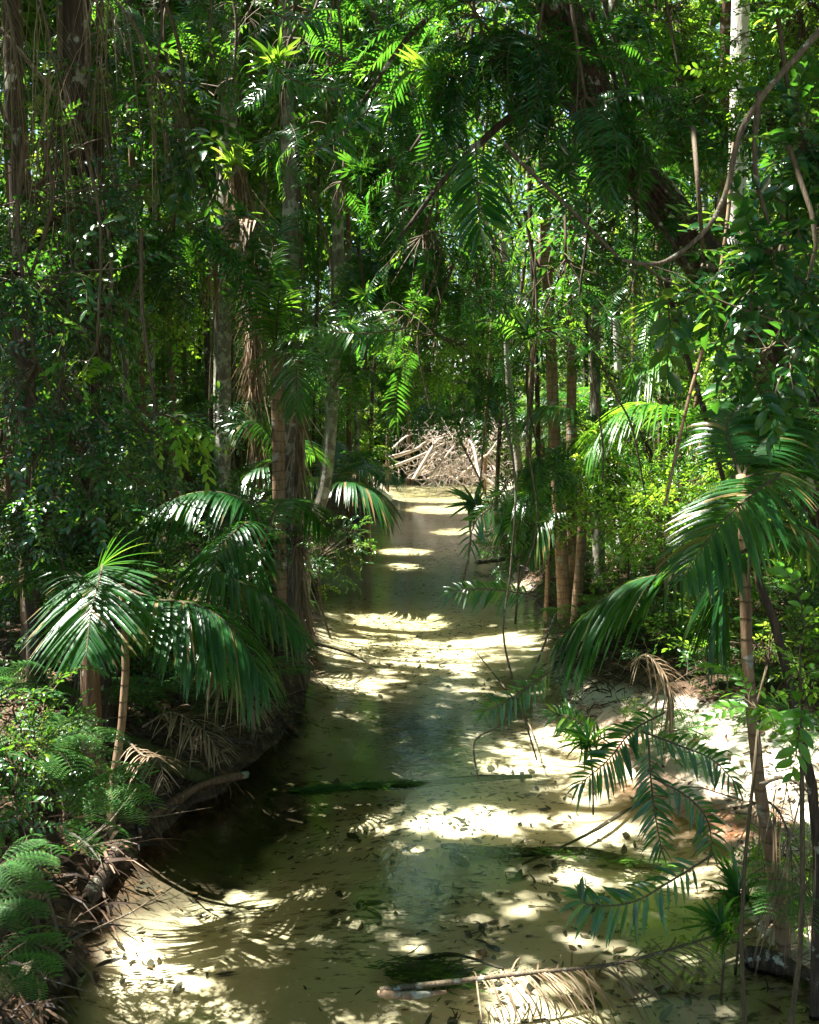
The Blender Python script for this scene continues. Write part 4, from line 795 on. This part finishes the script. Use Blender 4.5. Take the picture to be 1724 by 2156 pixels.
while k < 46:
    y = rng.uniform(7.5, 19); x = rng.uniform(-.42, .42)*y; z, d = Hf(np.array([x]), np.array([y]))
    if d[0] < .25 or (x > 0 and y < 8.3) or any(np.hypot(x-a, y-b) < .8 for a, b in fs): continue
    fs.append((x, y)); k += 1; pt = np.array([x, y, z[0]+.02]); th = thing('fern', ulabel('low green fern', pt), 'fern', pt, G_F); nf = rng.integers(6, 10); s_ = rng.uniform(.5, .95); a0 = rng.uniform(0, 360)
    for q in range(nf): o = link('frond', fl[0], th); o.rotation_euler = (math.radians(rng.uniform(5, 35)), 0, math.radians(a0+q*360/nf+rng.normal(0, 10))); o.scale = (s_*rng.uniform(.8, 1.1),)*3
k = 0; bs = []
while k < 46:
    y = rng.uniform(8.5, 18); x = rng.uniform(-.43, .43)*y; z, d = Hf(np.array([x]), np.array([y]))
    if d[0] < .5 or (x > 0 and y < 8.6) or (x > 0 and y < 10 and d[0] < 1.1) or any(np.hypot(x-a, y-b) < 1.0 for a, b in bs): continue
    bs.append((x, y)); k += 1; h = rng.uniform(.25, .6); a_, b_ = to_px(np.array([x, y, z[0]+h])); r_ = rng.uniform(.25, .5)*FP/y
    plant('shrub', ulabel('low dark undergrowth shrub', np.array([x, y, z[0]+h])), 'shrub', float(a_), float(b_), r_, r_*.7, y, 'bush', 18, rng.choice(['oval', 'lance', 'far']), rng.uniform(.6, 1.0), root='ground', group='low shrubs on the banks')
# ------------------------------------------------------------------ dead fronds, logs, sticks, root tangle
def dead_frond(label, ctrl, **kw):
    c = np.array([P(*q) if q[2] > 2 else G(q[0], q[1], q[2]) for q in ctrl]); b = c[0].copy()
    V, F, Mi, R = frond_arrays(c, **{**dict(dead=True, gap=.15), **kw}); V = V-b; th = thing('dead_palm_frond', label, 'dead frond', b)
    l = Mi == 0
    for nm, q, mk in (('leaflets', l, 'dead'), ('stalk', ~l, 'vine')):
        f = F[q]; ids = np.unique(f); mp = np.zeros(len(V), int); mp[ids] = np.arange(len(ids)); link(nm, mesh_data(nm, (V[ids], mp[f], np.zeros(len(f)), R[ids]), [mk]), th)
    return th
dead_frond('long dead palm frond lying in the water at the bottom right', [(800,2085,.05),(930,2070,.10),(1100,2050,.14),(1290,2030,.12),(1440,1990,.16),(1580,1945,.25)], leaf=.30, n=74, hang=.5, wid=.012, bare=.22, rad=.02, vee=-.1, gap=.12)
dead_frond('dry frond sprawled on the dark left bank below the trunk pair', [(390,1420,8.6),(430,1400,8.4),(480,1430,8.2),(540,1500,8.0)], leaf=.35, n=36, hang=.6, wid=.018)
dead_frond('small curled dry frond at the waterline by the thin curved stem', [(270,1560,7.4),(300,1590,7.2),(335,1600,7.0),(345,1650,6.9)], leaf=.2, n=26, hang=.6, wid=.012)
dead_frond('dry frond lying on litter behind the curved brown stem', [(300,1530,8.2),(360,1500,8.2),(420,1530,8),(470,1590,7.8)], leaf=.3, n=34, hang=.4, wid=.016)
dead_frond('dead frond drooping down the right bank beside the ringed stem', [(1560,1700,6.2),(1620,1690,6.0),(1660,1760,5.9),(1670,1900,5.8)], leaf=.40, n=46, hang=.9, wid=.010, gap=.35)
dead_frond('dead frond hanging at the right edge near the bottom', [(1600,1650,5.8),(1660,1640,5.7),(1720,1700,5.6),(1740,1850,5.6)], leaf=.42, n=46, hang=.9, wid=.010, gap=.35)
dead_frond('dead frond draped on the right bank below the big frond', [(1330,1400,9.5),(1360,1380,9.4),(1400,1420,9.3),(1420,1490,9.2)], leaf=.4, n=36, hang=.9, wid=.016)
for k, (lab, q) in enumerate([('dry brown strands hanging at the top left corner',[(60,-60),(95,40),(120,170),(135,290)]),('leftmost curtain of dead strands in the top corner',[(-10,-60),(20,30),(35,120),(40,230)]),('arching dead frond sweeping right across the top left',[(150,-60),(230,-10),(290,60),(330,160),(345,260)]),('dead strands hanging over the thick vine-wrapped trunk',[(200,-60),(215,10),(215,90),(205,170)])]):
    dead_frond(lab, [(a, b, 6.8+.2*k) for a, b in q], leaf=.55, n=28, hang=1.3, wid=.012, bare=.02, rad=.012)
def log(name, label, pl, rad, matk, zs=None, cat='log', sides=10, rough=.25, hang=False):
    p = np.array([G(a, b, z) if not hang else P(a, b, z) for a, b, z in pl]); c = spline(p, 22); t = np.linspace(0, 1, 22); m = MB(); tube(m, c-p[0], rad*(1-.55*t)*(1+.2*np.sin(t*9+rad*300))*np.minimum(1, .45+t*5), sides, 0, rough)
    o = m.build(name, [matk]); o.location = tuple(p[0]); return tag(o, label, cat)
log('sunken_log', 'dark sunken log lying across the lower right shallows', [(930,1782,-.14),(1060,1795,-.09),(1200,1788,-.10),(1330,1815,-.07),(1440,1830,-.05)], .045, 'log', rough=.5)
log('sunken_log', 'short dark sunken log end beside the long sunken one', [(950,1800,-.05),(985,1822,-.06)], .05, 'log')
log('mossy_log', 'fallen mossy log crossing the water at mid stream with green weed', [(560,1672,-.10),(660,1652,-.07),(830,1655,-.04),(980,1640,-.03),(1120,1634,-.02)], .045, 'moss')
log('fallen_branch', 'bare stick poking out from the trunk pair over the water', [(640,1350,.25),(690,1362,.18),(740,1378,.1),(782,1400,.03)], .022, 'vine', cat='branch')
log('fallen_branch', 'bare branch sticking up from the water under the feathery spray', [(1000,1370,.0),(1100,1500,.0),(1140,1607,.0)], .012, 'vine', cat='branch')
log('fallen_log', 'mossy rotting log on the dark left bank behind the curved stem', [(215,1560,.55),(300,1590,.45),(380,1620,.3),(440,1650,.15)], .12, 'moss')
log('fallen_log', 'rotten reddish log sloping down to the left water edge', [(270,1760,.05),(350,1700,.12),(430,1650,.2),(520,1630,.15)], .06, 'bark_brown')
log('fallen_log', 'dark log at the foot of the left bank ferns', [(180,1900,.1),(240,1800,.12),(300,1740,.1)], .07, 'bark_dark')
log('fallen_branch', 'dark curved branch on the upper right bank by the water', [(1000,1185,.1),(1050,1180,.2),(1100,1165,.15)], .05, 'bark_dark', cat='branch')
log('fallen_branch', 'bleached stick lying on the sunlit sand slope', [(1390,1640,.2),(1470,1690,.3),(1540,1740,.4)], .014, 'root', cat='branch')
log('fallen_branch', 'brown stick half sunk in the lower right water', [(1330,1700,-.02),(1230,1760,-.04),(1100,1820,-.08)], .018, 'log', cat='branch')
log('fallen_branch', 'dark stick lying in the water near the bottom centre', [(870,2020,-.08),(960,2010,-.07),(1060,2040,-.05)], .016, 'log', cat='branch')
log('fallen_branch', 'brown rotten wood end at the butt of the long dead frond', [(795,2090,.03),(860,2095,.05),(940,2088,.03)], .03, 'bark_palm', cat='branch')
log('fallen_log', 'dark log at the lower right corner half in the shadowed water', [(1560,2010,.02),(1650,2030,.06),(1760,2080,.08)], .08, 'bark_dark')
# weed on the log and in the bed
def weed(label, pl, n, size, spread):
    p = np.array([G(a, b, z) for a, b, z in pl]); c = spline(p, 30); k = rng.integers(30, size=n); loc = c[k]+rng.normal(0, 1, (n, 3))*[spread, spread*.5, .01]; m = MB()
    loc[:, 2] = np.minimum(loc[:, 2], .012); a = rng.normal(0, .35, n)
    ribbons(m, loc, np.stack([np.cos(a), np.sin(a), rng.normal(0, .1, n)], -1), (0, 0, 1), size*rng.uniform(.5, 1.3, n), .014, 0, ST, 0, 2, curl=rng.normal(0, .2, n)); tag(m.build('water_weed', ['weed']), label, 'water weed', None, 'stuff')
weed('streaming green weed caught on the mossy log', [(620,1668,-.01),(700,1658,0),(850,1650,0)], 1700, .11, .05)
weed('dark weed and rotted matter clinging round the long sunken log', [(940,1785,-.05),(1200,1797,-.04),(1400,1825,-.03)], 420, .06, .07)
weed('dark weed patches on the bed under the feathery spray', [(800,1500,-.12),(870,1540,-.12),(930,1620,-.12)], 1200, .09, .25)
weed('dark weed patch at the bottom centre', [(860,2030,-.1),(930,2060,-.1)], 700, .09, .12)
# rough lip of the banks: roots, dead leaf strips and twigs hanging to the water
for sgn, nm, lab in ((-1, 'bank_debris', 'roots and dry leaf strips hanging over the lip of the left bank'), (1, 'bank_debris', 'roots and dry leaf strips hanging over the lip of the right bank')):
    n = 3000; y = 4.5+22*rng.random(n)**1.3; e = np.interp(y, ly, lx) if sgn < 0 else np.interp(y, ry, rx); x = e+sgn*rng.uniform(-.1, .75, n)
    q = (sgn < 0) | (y > 10.5); x, y = x[q], y[q]; z, d = Hf(x, y); q = d > .0; x, y, z = x[q], y[q], z[q]; n = len(x); m = MB()
    dd = np.stack([-sgn*rng.uniform(-.5, 1.0, n), rng.normal(0, .6, n), rng.uniform(-.15, .6, n)], -1)
    ribbons(m, np.stack([x, y, z+rng.uniform(-.02, .08, n)], -1), dd, runit(n)+[0, 0, 1], rng.uniform(.08, .5, n), rng.uniform(.006, .028, n), rng.uniform(.2, 1.0, n), ST, .1, 2, curl=rng.normal(0, .4, n))
    tag(m.build(nm, ['dark_litter']), lab, 'roots', None, 'stuff')
# bleached roots: one fallen tree's root tangle at the far bend
b = G(940, 1005, 0); th = thing('root_tangle', 'pile of bleached roots and branches sunlit at the far bend of the creek', 'fallen tree', b)
for (s, e, w_) in [((815,965),(960,905),10),((820,985),(1000,930),7),((870,1010),(985,905),11),((900,1010),(1010,870),8),((870,1012),(940,950),6),((1010,1010),(930,880),9),((1055,1010),(975,880),7),((1060,1000),(1010,860),7),((960,1010),(1065,900),6),((1040,1020),(960,940),9),((820,950),(930,935),5)]:
    p0, p1 = P(*s, 39+rng.normal(0, 1)), P(*e, 41+rng.normal(0, 1)); m = MB(); tube(m, spline([p0, p0*.6+p1*.4+rng.normal(0, .3, 3), p0*.3+p1*.7+rng.normal(0, .3, 3), p1], 16), np.linspace(w_*.8, w_*.3, 16)/FP*40*.5, 7, 0, .35); shift(m, b); m.build('limb', ['root'], th)
m = MB()
for q in range(520):
    p0 = P(rng.normal(965, 75), 1005-110*rng.random()**1.6, rng.normal(41, .8)); d_ = runit(1)[0]*[1, .6, .9]*rng.uniform(.3, 1.3); w_ = rng.uniform(.004, .022); tube(m, spline([p0, p0+d_*.5+rng.normal(0, .2, 3), p0+d_+rng.normal(0, .1, 3)], 7), np.linspace(w_, .006, 7), 4, 0)
shift(m, b); o = m.build('roots', ['root'], th); o['kind'] = 'stuff'
m = MB(); p = np.stack([rng.uniform(-1, 5, 300), rng.uniform(36, 43, 300)], -1)

# ------------------------------------------------------------------ the wood further back
def shades(x, y, z0, z1, r):
    z = np.arange(z0, z1, .7); return carved(np.stack([x+0*z, y+0*z, z], -1), r).any()
COLS = [(470,45,600,1200),(535,40,340,1000),(600,45,0,1480),(695,40,300,1200),(1180,40,800,1250),(1258,30,740,1200),(1552,40,0,1000),(235,20,480,1100),(270,22,480,900),(310,22,450,1000),(395,20,400,900),(430,15,500,1000),(640,12,400,900),(735,14,650,950),(755,14,500,900)]
def hides(pt, w, z0, z1, dmax):
    if pt[1] > dmax: return False
    a, b0 = to_px(np.array(pt)+[0, 0, z0]); b1 = to_px(np.array(pt)+[0, 0, z1])[1]; w = w*FP/pt[1]
    return any(abs(a-c) < h+w and b1 < y1 and b0 > y0 for c, h, y0, y1 in COLS)
G_T = 'slender trunks standing close together deep in the wood'
cr_me = []
for q in range(4):
    m = MB(); n = 46; loc = runit(n)*(rng.random((n, 1))**.4)*[1.9, 1.9, 1.5]; scatter(m, 'bushfar', loc, loc+rng.normal(0, .5, (n, 3))+[0, 0, -.3], rng.uniform(.7, 1.2, n)); cr_me.append(mesh_data('crown', m.arrays(), ['far', 'twig']))
spots = []
bgx = [(235,12.5,13),(270,15,16),(306,16,15),(322,19,12),(350,22,10),(395,24,14),(420,27,10),(440,20,9),(500,24,12),(560,28,14),(640,30,12),(660,26,9),(735,24,12),(755,30,9),(780,36,9),(815,40,8),(860,44,9),(900,50,7),(940,48,8),(980,46,9),(1020,40,9),(1045,34,10),(1110,24,14),(1135,20,12),(1230,24,12),(1330,22,10),(1365,26,12),(1390,19,13),(1430,24,9),(1465,20,12),(1600,20,14),(1640,17,14),(1675,22,10),(1705,19,16),(120,14,14),(95,18,12),(20,16,16),(140,24,10),(200,26,10)]
for (px, d, w_) in bgx:
    k = rng.integers(3); matk = ['bark_brown', 'bark_grey', 'bark_dark'][k]; g = P(px, 1000, d)
    zb = H(g[0], g[1]); lean = rng.normal(0, .35); lab = ulabel(['slender brown trunk', 'slender greyish trunk', 'slender dark trunk'][k], P(px, 700, d))
    b = np.array([g[0], g[1], zb-.05]); th = thing('tree', lab, 'tree', b, G_T)
    c = spline([b, b+[lean*.2, 0, 3.5], b+[lean, 0, 8], b+[lean*1.6, 0, 15]], 24); m = MB(); tube(m, c, np.linspace(w_, w_*.7, 24)/FP*d*.5, 9, 0, .1); shift(m, b); m.build('trunk', [matk], th)
    if d > 18:
        for z in ((9.5, 12.5)):
            if shades(b[0]+lean, b[1], z-1.5, z+1.6, 1.8): continue
            o = link('crown', cr_me[rng.integers(4)], th, (lean+rng.normal(0, .5), rng.normal(0, .5), z+rng.normal(0, .6)), (0, 0, rng.uniform(0, 6)), rng.uniform(.7, 1.1))
# understory shrubs: shared meshes
sh_me = []
for q in range(5):
    m = MB(); st = MB(); n = 34; e = runit(n)*(rng.random((n, 1))**.4)*[1.0, 1.0, .9]+[0, 0, 1.3]
    for p in e[::4]: tube(st, spline([(0, 0, 0), p*[.3, .3, .6], p], 6), np.linspace(.03, .008, 6), 4, 0)
    scatter(m, 'bushfar' if q < 4 else 'lancefar', e, (e-[0, 0, 1.2])+rng.normal(0, .4, (n, 3))+[0, 0, -.2], rng.uniform(.6, 1.0, n) * (1 if q < 4 else 1.1)); sh_me.append((mesh_data('foliage', m.arrays(), ['far', 'twig']), mesh_data('stem', st.arrays(), ['twig'])))
cnt = 0
for it in range(4000):
    if cnt >= 130: break
    y = rng.uniform(15, 46); x = rng.uniform(-.44, .44)*y; z, d = Hf(np.array([x]), np.array([y]))
    if d[0] < 1.3 or (26 < y < 44 and abs(x-1.5) < 3.2): continue
    pt = np.array([x, y, z[0]]); s = rng.uniform(.8, 1.5)
    if any(np.hypot(x-a, y-b) < 1.5 for a, b in spots) or hides((x, y, z[0]), .8, 0, 3, 21): continue
    spots.append((x, y)); cnt += 1; th = thing('shrub', ulabel('leafy understorey shrub', pt+[0, 0, 1.5]), 'shrub', pt, 'leafy shrubs filling the understorey'); th.rotation_euler = (0, 0, rng.uniform(0, 6)); th.scale = (s, s, s*rng.uniform(.9, 1.4))
    f_, s_ = sh_me[rng.integers(5)]; link('foliage', f_, th); link('stem', s_, th)
# tall bushy young trees reaching into the mid heights
yt_me = []
for q in range(4):
    m = MB(); st = MB(); n = 60; tube(st, spline([(0, 0, 0), (.1, 0, 3), (0, .1, 6.5)], 10), np.linspace(.05, .015, 10), 6, 0)
    z_ = rng.uniform(1.8, 7, n); a = rng.uniform(0, 6.28, n); r_ = rng.uniform(.15, 1.2, n)*(1.1-.08*z_); e = np.stack([np.cos(a)*r_, np.sin(a)*r_, z_], -1)
    for p in e[::3]: tube(st, spline([(0, 0, p[2]-.5), p*[.5, .5, 1]+[0, 0, -.1], p], 5), np.linspace(.012, .004, 5), 4, 0)
    scatter(m, 'bushfar' if q < 3 else 'lancefar', e, np.stack([np.cos(a), np.sin(a), -.2+0*a], -1)+rng.normal(0, .4, (n, 3)), rng.uniform(.6, 1.0, n)); yt_me.append((mesh_data('foliage', m.arrays(), ['far', 'twig']), mesh_data('trunk', st.arrays(), ['bark_dark'])))
cnt = 0; sp2 = []
for it in range(4000):
    if cnt >= 105: break
    y = rng.uniform(14, 44); x = rng.uniform(-.45, .45)*y; z, d = Hf(np.array([x]), np.array([y]))
    if d[0] < 1.2 or any(np.hypot(x-a, y-b) < 1.15 for a, b in sp2) or hides((x, y, z[0]), .8, 1, 9, 20) or shades(x, y, z[0]+1.8, z[0]+9, .9): continue
    pt = np.array([x, y, z[0]-.05]); sp2.append((x, y)); cnt += 1; s = rng.uniform(.8, 1.45)
    th = thing('young_tree', ulabel('young leafy tree', pt+[0, 0, 5]), 'tree', pt, 'young trees between the tall trunks'); th.rotation_euler = (0, 0, rng.uniform(0, 6)); th.scale = (s, s, s)
    f_, s_ = yt_me[rng.integers(4)]; link('foliage', f_, th); link('trunk', s_, th)
# the dense far bank beyond the bend
for q in range(34):
    x = rng.uniform(-11, 14); y = rng.uniform(47, 56); z = Hf(np.array([x]), np.array([y]))[0][0]; pt = np.array([x, y, max(z, 0)]); s = rng.uniform(1.3, 2.2)
    th = thing('shrub', ulabel('broad leafy shrub closing the creek bend', pt+[0, 0, 1.5]), 'shrub', pt, 'leafy shrubs filling the understorey'); th.scale = (s, s, s); th.rotation_euler = (0, 0, rng.uniform(0, 6)); f_, s_ = sh_me[rng.integers(5)]; link('foliage', f_, th); link('stem', s_, th)
for q in range(26):
    x = rng.uniform(-12, 14); y = rng.uniform(46, 58); z = Hf(np.array([x]), np.array([y]))[0][0]; pt = np.array([x, y, max(z, 0)]); s = rng.uniform(1.2, 1.9)
    th = thing('young_tree', ulabel('tall leafy tree beyond the creek bend', pt+[0, 0, 6]), 'tree', pt, 'young trees between the tall trunks'); th.scale = (s, s, s); th.rotation_euler = (0, 0, rng.uniform(0, 6)); f_, s_ = yt_me[rng.integers(4)]; link('foliage', f_, th); link('trunk', s_, th)
# palms in the understorey
fr_me = [mesh_data('frond', frond_arrays([(0,0,0),(0,.5,.45),(0,1.2,.55),(0,1.9,.1)], leaf=.6, n=26, wid=.05, hang=.6), ['far', 'twig']) for _ in range(2)] + [mesh_data('frond', frond_arrays([(0,0,0),(0,.5,.5),(0,1.1,.6),(0,1.7,.2)], leaf=.6, n=26, wid=.05, hang=.6), ['palm', 'twig'])]
pt_me = []
for hh in (.8, 2.2, 4.5):
    m = MB(); tube(m, spline([(0, 0, -.05), (.04, 0, hh*.5), (0, 0, hh)], 10), np.linspace(.08, .055, 10), 8, 0, .08); pt_me.append((hh, mesh_data('trunk', m.arrays(), ['bark_palm'])))
cnt = 0; sp3 = []
for it in range(4000):
    if cnt >= 34: break
    y = rng.uniform(14.5, 38); x = rng.uniform(-.42, .42)*y; z, d = Hf(np.array([x]), np.array([y]))
    if d[0] < .9 or any(np.hypot(x-a, y-b) < 1.6 for a, b in sp3) or shades(x, y, z[0]+2, z[0]+6, .7) or hides((x, y, z[0]), 1.4, 0, 3, 20): continue
    k = rng.integers(3); hh, tm_ = pt_me[k]; pt = np.array([x, y, z[0]]); sp3.append((x, y)); cnt += 1
    th = thing('palm_tree', ulabel(['low feathery palm', 'medium feathery palm', 'tall feathery palm'][k], pt+[0, 0, hh]), 'palm', pt, 'feathery palms of the understorey'); link('trunk', tm_, th); nf = 8; a0 = rng.uniform(0, 6); fm = fr_me[rng.integers(3)]
    for q in range(nf): link('frond', fm, th, (0, 0, hh), (rng.normal(.15, .25), 0, a0+q*6.283/nf+rng.normal(0, .15)), rng.uniform(.75, 1.05))

# ------------------------------------------------------------------ the far wood all round, and the roof of leaves overhead (uncountable)
def leaf_cloud(name, label, cat, p, size, mk, asp=.55):
    n = len(p); m = MB(); ribbons(m, p, runit(n)+[0, 0, -.15], runit(n)+[0, 0, .9], size*rng.uniform(.6, 1.3, n), size*asp, .25, OVF, .1, 2, rnd=rng.random(n)); return tag(m.build(name, [mk]), label, cat, None, 'stuff')
n = 200000; a = rng.uniform(-.62, .62, n); r_ = rng.uniform(44, 64, n); x = np.sin(a)*r_; y = np.cos(a)*r_; z = rng.uniform(.2, 27, n)
q = fbm(x*.9+50, z*1.0+y*.3+20, 41, 4)+.1*rng.random(n) > np.where(z > 8, .53, .45); p = np.stack([x, y, z], -1)[q]
n = 100000; a = rng.uniform(-.62, .62, n); r_ = rng.uniform(48, 62, n); p = np.vstack([p, np.stack([np.sin(a)*r_, np.cos(a)*r_, 13*rng.random(n)**1.3], -1)])
leaf_cloud('far_forest', 'distant sunlit wood closing the view beyond the creek bend', 'forest', p, .30, 'far')
n = 90000; a = rng.choice([-1, 1], n)*rng.uniform(.62, 2.75, n); r_ = rng.uniform(22, 36, n); x = np.sin(a)*r_; y = np.cos(a)*r_; z = rng.uniform(.2, 16, n)
q = (fbm(x*.4+50, z*.5+y*.4+20, 43, 3) > .40); p = np.stack([x, y, z], -1)[q]
leaf_cloud('surrounding_forest', 'leafy wood on both sides of the creek outside the view', 'forest', p, .5, 'far')
n = 135000; x = rng.uniform(-26, 24, n); y = rng.uniform(-3, 24, n); z = rng.uniform(11, 17, n)
thin = fbm(x*.55, y*.55, 51, 3)
tt = z/SDIR[2]; sx, sy = x-SDIR[0]*tt, y-SDIR[1]*tt; dd = Hf(sx, sy)[1]
q = (thin+.2*rng.random(n) > np.where((dd < .2) & (sy < 26) | (sy < 19) & (sx > -10) & (sx < 2.0), .24, .49)); p = np.stack([x, y, z], -1)[q]; p = p[~carved(p)]
leaf_cloud('forest_canopy', 'roof of leaves high over the creek', 'forest', p, .42, 'oval', .6)
n = 110000; x = rng.uniform(-32, 32, n); y = rng.uniform(24, 52, n); z = rng.uniform(9.5, 19, n)
q = (fbm(x*.5+9, y*.5, 53, 3)+.15*rng.random(n) > np.where(Hf(x-SDIR[0]*z/SDIR[2], y-SDIR[1]*z/SDIR[2])[1] < .3, .33, .49)) ; p = np.stack([x, y, z], -1)[q]
n = 95000; sy = rng.uniform(16.5, 50, n); e0, e1 = np.interp(sy, ly, lx), np.interp(sy, ry, rx); sx = e0-1.2+(e1-e0+2.4)*rng.random(n); z = rng.uniform(10, 18, n); tt = z/SDIR[2]
q = fbm(sx*.8+3, sy*.35, 57, 3)+.12*rng.random(n) > .20; p = np.vstack([p, np.stack([sx+SDIR[0]*tt, sy+SDIR[1]*tt, z], -1)[q]]); p = p[~carved(p, .15)]
leaf_cloud('forest_canopy', 'broken sunlit canopy over the far end of the creek', 'forest', p, .30, 'far')
print('objects', len(bpy.data.objects))
